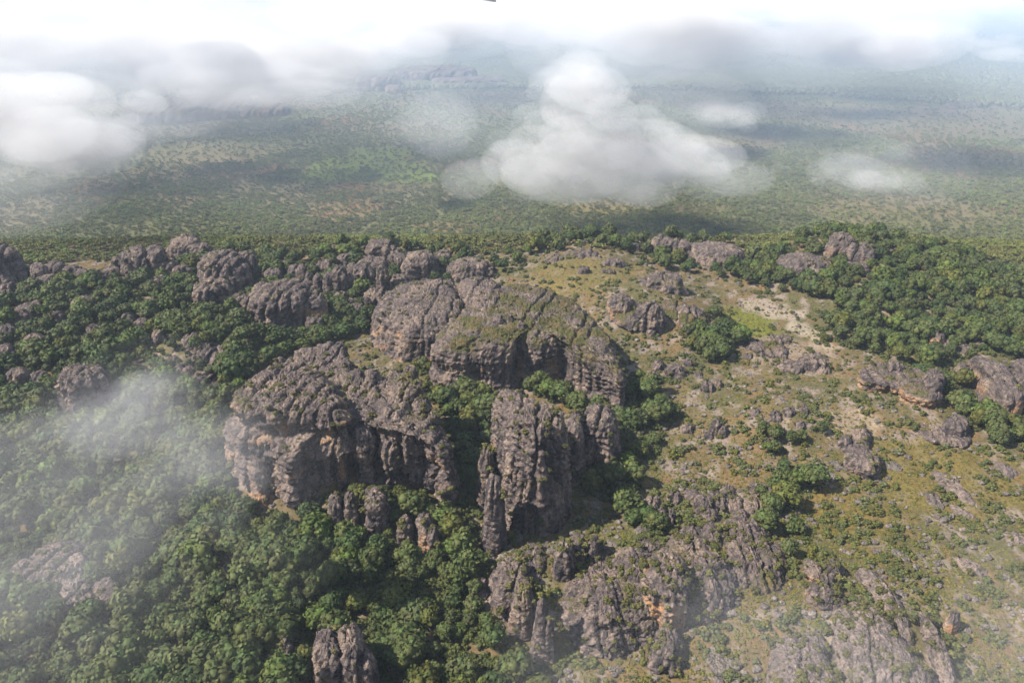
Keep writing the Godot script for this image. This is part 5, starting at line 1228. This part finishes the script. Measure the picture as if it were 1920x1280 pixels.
func make_scrub(crowns: Array):
	var bush := [crown_mesh(301, 6, 16, 0.24, 0.8, mat.leaf, 0.5), crown_mesh(302, 7, 14, 0.26, 0.7, mat.leaf, 0.45)]
	var tuft := crown_mesh(305, 3, 5, 0.5, 0.55, mat.leaf, 0.55)
	var stones := [stone_mesh(1), stone_mesh(2), stone_mesh(3), stone_mesh(4)]
	var bushes := [[], []]
	var bush_tint := [PackedColorArray(), PackedColorArray()]
	var tufts := []
	var tuft_tint := PackedColorArray()
	var loose := [[], [], [], []]
	var loose_tint := [PackedColorArray(), PackedColorArray(), PackedColorArray(), PackedColorArray()]
	var big_stones := []
	var big_bushes := []
	for k in 104000:
		# even in the picture rather than on the ground: nearer ground gets more
		var d := 1.0 / lerpf(1.0 / 168.0, 1.0 / 740.0, sqrt(rng.randf()))
		var a := rng.randf_range(-0.95, 0.95)
		var x := sin(a) * d
		var z := -cos(a) * d
		if not in_view(Vector3(x, 0, z), 0.12):
			continue
		var pick := rng.randf()
		var size := rng.randf()
		var hue := rng.randf()
		var turn := Basis(Vector3.UP, rng.randf() * TAU)
		var gy := ground_y(x, z)
		var ry := rock_y(x, z)
		var on_rock := ry > gy + 0.4
		var f := forest_at(x, z)
		var patch := n_low.get_noise_2d(x * 0.035 + 70.0, z * 0.035)
		var beside := not on_rock and (rock_y(x + 4.0, z) > gy + 1.0 or rock_y(x - 4.0, z) > gy + 1.0 or rock_y(x, z - 4.0) > gy + 1.0)
		if on_rock:
			if pick < (0.1 if z > -262.0 and x > 0.0 else 0.05) + 0.3 * maxf(0.0, patch) and ry < gy + 70.0:
				var r := lerpf(0.5, 1.9, size * size)
				bushes[k % 2].append(Transform3D(turn.scaled(Vector3(r, r * 0.8, r)), Vector3(x, ry - 0.3, z)))
				var g := lerpf(0.75, 1.5, hue)
				bush_tint[k % 2].append(Color(1.05 * g, 0.85 * g, 0.95 * g))
			continue
		if f > 0.55:
			if pick < 0.25:
				var r := lerpf(1.0, 2.6, size)
				bushes[k % 2].append(Transform3D(turn.scaled(Vector3(r, r, r)), Vector3(x, gy + r * 0.4, z)))
				bush_tint[k % 2].append(Color(0.9, 0.9, 0.9))
			elif pick > 0.97:
				var r := lerpf(0.6, 2.2, size * size)
				loose[k % 4].append(Transform3D(turn.scaled(Vector3(r, r * 0.7, r * 0.8)), Vector3(x, gy + r * 0.2, z)))
				loose_tint[k % 4].append(Color(0.85, 0.85, 0.88))
			continue
		if beside:
			pick = 0.1 if pick < 0.45 else 0.99 if pick > 0.7 else pick
		if pick < 0.16 + 0.75 * patch:
			var r := lerpf(0.55, 2.5, pow(size, 2.2))
			var tr := Transform3D(turn.scaled(Vector3(r, r * 0.85, r)), Vector3(x, gy + r * 0.35, z))
			var g := lerpf(0.85, 1.4, hue)
			var tint := Color(1.1 * g, 1.0 * g, 1.0 * g) if hue < 0.6 else Color(1.0 * g, 0.92 * g, 1.35 * g) if hue < 0.85 else Color(1.35, 1.1, 0.8)
			if r > 1.75 and big_bushes.size() < 250 and in_view(tr.origin, 0.0):
				big_bushes.append([tr, hue, k % 2])
			else:
				bushes[k % 2].append(tr)
				bush_tint[k % 2].append(tint)
		elif pick < 0.68:
			var r := lerpf(0.3, 0.85, size)
			tufts.append(Transform3D(turn.scaled(Vector3(r, r * 0.7, r)), Vector3(x, gy + r * 0.15, z)))
			tuft_tint.append(Color(1.9, 1.22, 0.95) if hue < 0.4 else Color(2.2, 1.32, 1.05) if hue < 0.6 else Color(1.6, 1.25, 1.1))
		elif pick > 0.88 - 0.4 * maxf(0.0, n_mid.get_noise_2d(x * 0.03, z * 0.03 + 80.0)):
			var r := lerpf(0.22, 1.9, pow(size, 4.0))
			var tr := Transform3D((turn * Basis(Vector3.RIGHT, hue - 0.5)).scaled(Vector3(r, r * 0.65, r * 0.8)), Vector3(x, gy + r * 0.15, z))
			if r > 1.0 and big_stones.size() < 250 and in_view(tr.origin, 0.0):
				big_stones.append([tr, k % 4])
			else:
				loose[k % 4].append(tr)
				var g := lerpf(0.8, 1.35, hue)
				loose_tint[k % 4].append(Color(g, g, g))
	print("bushes ", bushes[0].size() * 2, " tufts ", tufts.size(), " stones ", loose[0].size() * 4, " big ", big_stones.size(), " ", big_bushes.size())
	for e in big_stones:
		var o := MeshInstance3D.new()
		o.name = "boulder"
		o.mesh = stones[e[1]]
		o.transform = e[0]
		add_child(o, true)
		var side := "on the upper grassy slope" if e[0].origin.z < -420.0 else "on the lower right slope" if e[0].origin.x > 60.0 else "on the open ground round the tower"
		tag(o, whereabouts("%s loose boulder" % ("big" if e[0].basis.x.length() > 1.5 else "middling" if e[0].basis.x.length() > 1.25 else "small"), e[0].origin), "boulder", "loose boulders " + side)
	for k in 130:
		var d := 1.0 / lerpf(1.0 / 175.0, 1.0 / 470.0, rng.randf())
		var a := rng.randf_range(0.03, 0.62)
		var x := sin(a) * d
		var z := -cos(a) * d
		var r := lerpf(1.2, 4.2, pow(rng.randf(), 2.0))
		var which := rng.randi() % 4
		var yaw := -0.9 + rng.randf_range(-0.35, 0.35)
		if forest_at(x, z) > 0.5 or rock_y(x, z) > ground_y(x, z) or n_mid.get_noise_2d(x * 0.02, z * 0.02 + 30.0) < -0.05:
			continue
		var o := MeshInstance3D.new()
		o.name = "rock_slab"
		o.mesh = stones[which]
		o.transform = Transform3D((Basis(Vector3.UP, yaw) * Basis(Vector3.RIGHT, rng.randf_range(-0.15, 0.15))).scaled(Vector3.ONE) * Basis.from_scale(Vector3(r * 1.7, r * 0.3, r)), Vector3(x, ground_y(x, z), z))
		add_child(o, true)
		var part := "high on the grassy slope" if z < -330.0 else "in the grass near the right border" if x > 120.0 else "on the open slope below the knoll"
		tag(o, whereabouts("%s flat rock slab" % ("wide" if r > 2.6 else "narrow" if r < 1.7 else "middling"), o.position), "rock slab", "flat slabs " + part)
	for e in big_bushes:
		var o := MeshInstance3D.new()
		o.name = "bush"
		o.mesh = bush[e[2]]
		o.material_override = mat.leaf if e[1] < 0.6 else mat.leaf_grey if e[1] < 0.85 else mat.leaf_yellow
		o.transform = e[0]
		add_child(o, true)
		var look := "green" if e[1] < 0.6 else "grey-green" if e[1] < 0.85 else "yellowish"
		var side := "on the upper grassy slope" if e[0].origin.z < -420.0 else "on the lower right slope" if e[0].origin.x > 60.0 else "on the open ground round the tower"
		tag(o, whereabouts("%s %s bush" % ["big" if e[0].basis.x.length() > 2.15 else "small", look], e[0].origin), "bush", "bushes " + side)
	for k in 2:
		scatter("low_shrubbery", "low scrub spread over slopes and rock tops", bush[k], bushes[k], bush_tint[k])
	scatter("grass_tussocks", "yellow-olive grass tussocks on the open slope", tuft, tufts, tuft_tint)
	for k in 4:
		scatter("rubble", "small stones strewn over the slope", stones[k], loose[k], loose_tint[k])


func make_plain():
	var crown := [crown_mesh(401, 7, 9, 0.3, 0.7, mat.leaf, 0.42), crown_mesh(402, 6, 9, 0.32, 0.85, mat.leaf, 0.45)]
	var places := [[], []]
	var tints := [PackedColorArray(), PackedColorArray()]
	for k in 125000:
		var d := 1.0 / lerpf(1.0 / 640.0, 1.0 / 2600.0, pow(rng.randf(), 0.8))
		var a := rng.randf_range(-0.75, 0.75)
		var x := sin(a) * d
		var z := -cos(a) * d
		var pick := rng.randf()
		var size := rng.randf()
		var hue := rng.randf()
		if -z + 0.03 * absf(x) < 640.0 or forest_at(x, z) > 0.0 or rock_y(x, z) > ground_y(x, z):
			continue
		var w := n_low.get_noise_2d(x * 0.006 + 30.0, z * 0.006)
		if pick > 0.78 + 0.6 * w - 0.3 * smoothstep(900.0, 680.0, d):
			continue
		for s in SPOTS:
			if s[0].y < -700.0 and Vector2((x - s[0].x) / s[1], (z - s[0].y) / s[2]).length() < 0.8 and pick > 0.35:
				size = -1.0
				break
		if size < 0.0:
			continue
		var r := lerpf(1.1, 2.7, size * size) * (1.0 + d / 5000.0) * lerpf(1.25, 1.0, smoothstep(640.0, 900.0, d))
		places[k % 2].append(Transform3D(Basis(Vector3.UP, hue * 9.0).scaled(Vector3(r, r * 0.9, r)), Vector3(x, ground_y(x, z) + r * 0.9, z)))
		var g := lerpf(1.4, 2.0, hue) * (1.0 + 0.5 * w) * lerpf(0.95, 1.0, smoothstep(640.0, 1150.0, d + (hue - 0.5) * 160.0))
		tints[k % 2].append(Color(1.15 * g, 1.0 * g, 1.05 * g) if pick < 0.5 else Color(1.0 * g, 1.0 * g, 0.9 * g))
	print("plain ", places[0].size() * 2)
	for k in 2:
		scatter("savanna_woodland", "scattered woodland trees covering the plain", crown[k], places[k], tints[k])
	# far out: whole stands of trees
	var r := RandomNumberGenerator.new()
	r.seed = 77
	var v := PackedVector3Array()
	var n := PackedVector3Array()
	var c := PackedColorArray()
	var ix := PackedInt32Array()
	for k in 46:
		var p := Vector3(r.randf_range(-75, 75), 0, r.randf_range(-75, 75))
		var q := r.randf_range(3.0, 6.5)
		var g := r.randf_range(0.75, 1.3)
		var at := v.size()
		for j in 3:
			for i in 6:
				var th: float = [0.15, 1.0, 1.75][j]
				var ph := TAU * (i + 0.5 * j) / 6.0
				var u := Vector3(sin(th) * cos(ph), cos(th), sin(th) * sin(ph))
				v.append(p + Vector3(0, q * 0.8, 0) + u * q * r.randf_range(0.8, 1.15))
				n.append(u)
				c.append(Color(0.1 * g, 0.107 * g, 0.045 * g))
		for j in 2:
			for i in 6:
				var a := at + j * 6 + i
				var b := at + j * 6 + (i + 1) % 6
				ix.append_array([a, a + 6, b, b, a + 6, b + 6])
	var stand := array_mesh(v, n, c, ix, mat.leaf)
	var far := []
	var far_tint := PackedColorArray()
	for k in 9000:
		var d := 1.0 / lerpf(1.0 / 2300.0, 1.0 / 9000.0, rng.randf())
		var a := rng.randf_range(-0.75, 0.75)
		var x := sin(a) * d
		var z := -cos(a) * d
		var w := n_low.get_noise_2d(x * 0.002 + 3.0, z * 0.002)
		var g := rng.randf_range(0.8, 1.25)
		var pick := rng.randf()
		if pick > 0.75 + w:
			continue
		far.append(Transform3D(Basis(Vector3.UP, g * 40.0).scaled(Vector3.ONE * (1.0 + d / 9000.0)), Vector3(x, -42.0, z)))
		far_tint.append(Color(1.1 * g, g, g))
	scatter("distant_woods", "woodland on the far plain fading into haze", stand, far, far_tint)

# ---------------------------------------------------------------- clouds and mist
var puffs := []
var SUNWARD := Vector3(-0.66, 0.74, 0.12).normalized()

func cloud(called: String, label: String, group: String, density: float, sd: int, lumps: Array, puff: float, count: int, flat := 0.62, kids := 2):
	# lumps: [centre, half size] of the cloud's swellings; puffs of thin mist are heaped on each, thinner outwards
	var r := RandomNumberGenerator.new()
	r.seed = sd
	var o := Node3D.new()
	o.name = called
	o.position = lumps[0][0]
	add_child(o, true)
	tag(o, label, "cloud" if called == "cloud" else "mist", group)
	var m := FogMaterial.new()
	m.albedo = Color(0.955, 0.955, 0.96) if called == "cloud_bank" else Color(1, 1, 1)
	m.density = density
	var veil := FogMaterial.new()
	veil.albedo = Color(1, 1, 1)
	veil.density = density * 0.22
	var shred := FogMaterial.new()
	shred.albedo = Color(1, 1, 1)
	shred.density = density * (0.6 if kids < 2 else 1.0)
	for l in lumps:
		var mid: Vector3 = l[0]
		var half: Vector3 = l[1]
		var seeds := []
		if l.size() > 2:
			puff = l[2]
		for k in count:
			var u := Vector3(r.randfn(), r.randfn(), r.randfn()) * 0.45
			var far := u.length()
			var s := puff * lerpf(0.45, 1.3, r.randf()) * lerpf(1.2, 0.6, clampf(far, 0.0, 1.0))
			seeds.append([mid + u * half, s] if l.size() < 4 else [mid + u * half, s, l[3]])
			for q in kids:
				var w := Vector3(r.randfn(), r.randfn() * 0.8 + 0.15, r.randfn()).normalized()
				seeds.append([mid + u * half + w * Vector3(s * 0.55, s * 0.5 * flat, s * 0.5), s * r.randf_range(0.28, 0.5), 2])
		for k in (2 if l.size() < 3 else 0):
			var u := Vector3(r.randfn(), r.randfn(), r.randfn()) * 0.5
			seeds.append([mid + u * half, puff * r.randf_range(1.4, 2.2), 1])
		for e in seeds:
			var s: float = e[1]
			var flatly: Vector3 = e[0] - SUNWARD * SUNWARD.dot(e[0])
			var crowd := 0
			for q in puffs:
				if q[0].distance_squared_to(flatly) < q[1] * q[1] * 0.25:
					crowd += 1
			if crowd >= (12 if called == "cloud" else 8):
				continue
			puffs.append([flatly, s])
			var f := FogVolume.new()
			f.name = "puff"
			f.shape = RenderingServer.FOG_VOLUME_SHAPE_ELLIPSOID
			f.size = Vector3(s * r.randf_range(0.8, 1.5), s * flat * r.randf_range(0.7, 1.3), s * r.randf_range(0.8, 1.3))
			f.position = e[0] - o.position
			f.rotation = Vector3(r.randf_range(-0.4, 0.4) * flat, r.randf() * TAU, r.randf_range(-0.4, 0.4) * flat)
			f.material = m if e.size() < 3 or e[2] == 0 else veil if e[2] == 1 else shred
			o.add_child(f, true)


func make_clouds():
	var peak := RandomNumberGenerator.new()
	peak.seed = 5
	var heap := []
	var tip: Vector3 = Vector3(73.3, 156.2, -897)
	var west: Vector3 = Vector3(-67.2, 6.2, -867.4)
	var east: Vector3 = Vector3(287.1, 19.6, -810.7)
	for k in 190:
		# first a soft heart, then many small torn shreds that fray the outline
		var heart := k < 46
		var lift := pow(fposmod(k * 0.754878, 1.0), 1.3) * (0.86 if heart else 1.0)
		var along := fposmod(k * 0.569840, 1.0)
		if heart:
			lift = 0.14 + lift
			along = lerpf(0.16, 0.84, along)
		var pos := west.lerp(tip + Vector3(-22, 0, 0), lift).lerp(east.lerp(tip + Vector3(22, 0, 0), lift), along)
		var edge := minf(along, 1.0 - along) * 2.0
		pos += Vector3(peak.randfn() * 7.0, peak.randfn() * 5.0, peak.randfn() * 26.0)
		if heart:
			heap.append([pos, Vector3(6, 5, 6), lerpf(84.0, 128.0, edge) * (1.0 - 0.42 * lift) * peak.randf_range(0.8, 1.2), 0])
		elif n_mid.get_noise_3dv(pos * 0.02) > -0.12 or edge < 0.3:
			heap.append([pos, Vector3(9, 6, 9), peak.randf_range(22.0, 58.0) * (1.0 - 0.3 * lift), 2])
	cloud("cloud", "large triangular white cloud hanging low over the plain in the middle", "", 0.0045, 11, heap, 0.0, 1, 0.6, 0)
	cloud("cloud", "thin ragged fringe trailing right of the large triangular cloud", "", 0.0026, 12, [[Vector3(243.4, 91.1, -897.6), Vector3(42, 18, 30)]], 56.0, 8, 0.6, 0)
	cloud("cloud", "small faint cloud wisp alone at the upper right of the plain", "", 0.0024, 13, [[Vector3(377.5, 53.1, -761.6), Vector3(70, 20, 30)]], 54.0, 16, 0.5, 0)
	cloud("cloud", "faint wisp left of the large triangular cloud", "", 0.001, 14, [[Vector3(-91.9, 58.9, -995.8), Vector3(70, 34, 40)]], 70.0, 9, 0.6, 0)
	cloud("cloud_bank", "bright white cloud bank filling the top left corner", "", 0.0027, 15, [[Vector3(-640, 120, -1500), Vector3(260, 30, 330)], [Vector3(-330, 118, -1280), Vector3(180, 24, 200)], [Vector3(-440, 112, -1120), Vector3(150, 20, 110)], [Vector3(-700, 135, -2300), Vector3(500, 34, 500)], [Vector3(-1000, 125, -1500), Vector3(300, 30, 400)], [Vector3(-400, 145, -3000), Vector3(600, 34, 600)], [Vector3(-230, 125, -2000), Vector3(240, 30, 260)], [Vector3(-1500, 150, -2600), Vector3(500, 34, 600)]], 190.0, 17, 0.42)
	cloud("cloud", "rounded white cloud cut off by the left edge", "", 0.0042, 16, [[Vector3(-640, 115, -960), Vector3(110, 34, 110)], [Vector3(-485.8, 116.5, -733.8), Vector3(90, 32, 70)], [Vector3(-449.6, 90.9, -721.3), Vector3(60, 18, 50)]], 96.0, 8, 0.5)
	cloud("cloud_bank", "long white cloud bank along the top right", "", 0.0024, 17, [[Vector3(100, 120, -2500), Vector3(420, 32, 500)], [Vector3(420, 112, -2050), Vector3(260, 28, 330)], [Vector3(860, 110, -1900), Vector3(330, 30, 330)], [Vector3(1300, 140, -3200), Vector3(600, 34, 600)], [Vector3(500, 150, -3600), Vector3(900, 34, 600)], [Vector3(2200, 160, -4200), Vector3(800, 34, 700)]], 270.0, 16, 0.42)
	cloud("cloud_bank", "distant cloud sheet closing off the plain along the top edge", "", 0.002, 23, [[Vector3(-2600, 130, -5200), Vector3(1100, 50, 900)], [Vector3(-900, 120, -5000), Vector3(1100, 50, 900)], [Vector3(900, 125, -5600), Vector3(1100, 50, 900)], [Vector3(2800, 120, -6000), Vector3(1300, 50, 1000)], [Vector3(0, 180, -8000), Vector3(3500, 60, 1200)]], 620.0, 12, 0.3)
	cloud("mist", "mist drifting in front of the central massif's left end", "", 0.0022, 18, [[Vector3(-126.9, 76.2, -232.6), Vector3(34, 11, 20)], [Vector3(-165.3, 65.4, -285.6), Vector3(36, 9, 18)], [Vector3(-111.6, 69.6, -218.1), Vector3(20, 15, 14)], [Vector3(-152.2, 74.3, -246.9), Vector3(30, 9, 18)]], 34.0, 10, 0.36, 0)
	cloud("mist", "mist veil over the forest along the left border", "", 0.0011, 19, [[Vector3(-159, 90.3, -192.9), Vector3(34, 18, 30)], [Vector3(-137.8, 86.1, -158.5), Vector3(36, 18, 26)], [Vector3(-116.6, 95.1, -123.7), Vector3(34, 18, 26)], [Vector3(-122.5, 79.3, -182.7), Vector3(50, 12, 26)], [Vector3(-147.7, 79.5, -201.7), Vector3(40, 12, 26)]], 44.0, 10, 0.36, 0)
	cloud("mist", "pale mist in the bottom right corner", "", 0.0014, 20, [[Vector3(84.3, 134.5, -85.4), Vector3(14, 10, 16)], [Vector3(75.4, 129.2, -80.1), Vector3(18, 8, 14)]], 22.0, 12)
	cloud("mist", "thin mist at the foot of the orange-hollow massif", "", 0.0008, 21, [[Vector3(60.8, 78.6, -137.1), Vector3(28, 10, 18)], [Vector3(16.1, 74.6, -129), Vector3(18, 10, 16)], [Vector3(63.8, 105.3, -101.6), Vector3(22, 8, 14)]], 24.0, 8)
	var shades := [[Vector2(563.2, -1521.3), 190.0, "the broadest"], [Vector2(423.5, -1337.1), 120.0, "the middle one"], [Vector2(735, -1270.2), 160.0, "the rightmost"], [Vector2(-87.6, -982.5), 60.0, "the nearest"], [Vector2(-603, -1078.9), 130.0, "the leftmost"], [Vector2(-375.7, -1171.2), 150.0, "the long left one"], [Vector2(817.2, -1758.1), 190.0, "the farthest"]]
	for e in shades:
		var p: Vector2 = e[0]
		var up := 470.0
		cloud("cloud", "high cloud casting %s of the soft shadows on the plain" % e[2], "high clouds over the plain", 0.018, int(p.x), [[Vector3(p.x, up - 42.0, p.y) + Vector3(SUNWARD.x, 0, SUNWARD.z) * up / SUNWARD.y, Vector3(e[1], 12, e[1] * 0.35)]], e[1] * 0.8, 6, 0.4, 0)
	var damp := FogVolume.new()
	damp.name = "low_haze"
	damp.shape = RenderingServer.FOG_VOLUME_SHAPE_BOX
	damp.size = Vector3(30000, 210, 16000)
	damp.position = Vector3(0, 50, -8750)
	var thin := FogMaterial.new()
	thin.albedo = Color(0.82, 0.905, 1.0)
	thin.density = 0.00028
	damp.material = thin
	tag(damp, "humid haze lying over the plain", "", "", "stuff")
	add_child(damp)


func make_blade():
	var o := MeshInstance3D.new()
	o.name = "rotor_blade"
	var st := SurfaceTool.new()
	st.begin(Mesh.PRIMITIVE_TRIANGLES)
	var ring := [Vector2(0, 0), Vector2(0.012, 0.05), Vector2(0.014, 0.12), Vector2(0.006, 0.2), Vector2(0, 0.22), Vector2(-0.006, 0.2), Vector2(-0.012, 0.12), Vector2(-0.01, 0.05)]
	for i in 8:
		var a: Vector2 = ring[i]
		var b: Vector2 = ring[(i + 1) % 8]
		var p := [Vector3(0, a.y, a.x), Vector3(-2.5, a.y, a.x), Vector3(-2.5, b.y, b.x), Vector3(0, b.y, b.x)]
		for q in [0, 2, 1, 0, 3, 2]:
			st.add_vertex(p[q])
		for q in [Vector3(0, 0.1, 0), p[3], p[0]]:
			st.add_vertex(q)
	st.generate_normals()
	var m := StandardMaterial3D.new()
	m.albedo_color = Color(0.86, 0.86, 0.88)
	m.roughness = 0.5
	st.set_material(m)
	o.mesh = st.commit()
	o.position = Vector3(-0.1, 229.9, -5)
	o.rotation = Vector3(-0.2, 0.05, -0.15)
	tag(o, "grey tip of the aircraft's blade at the top edge", "rotor blade")
	add_child(o)
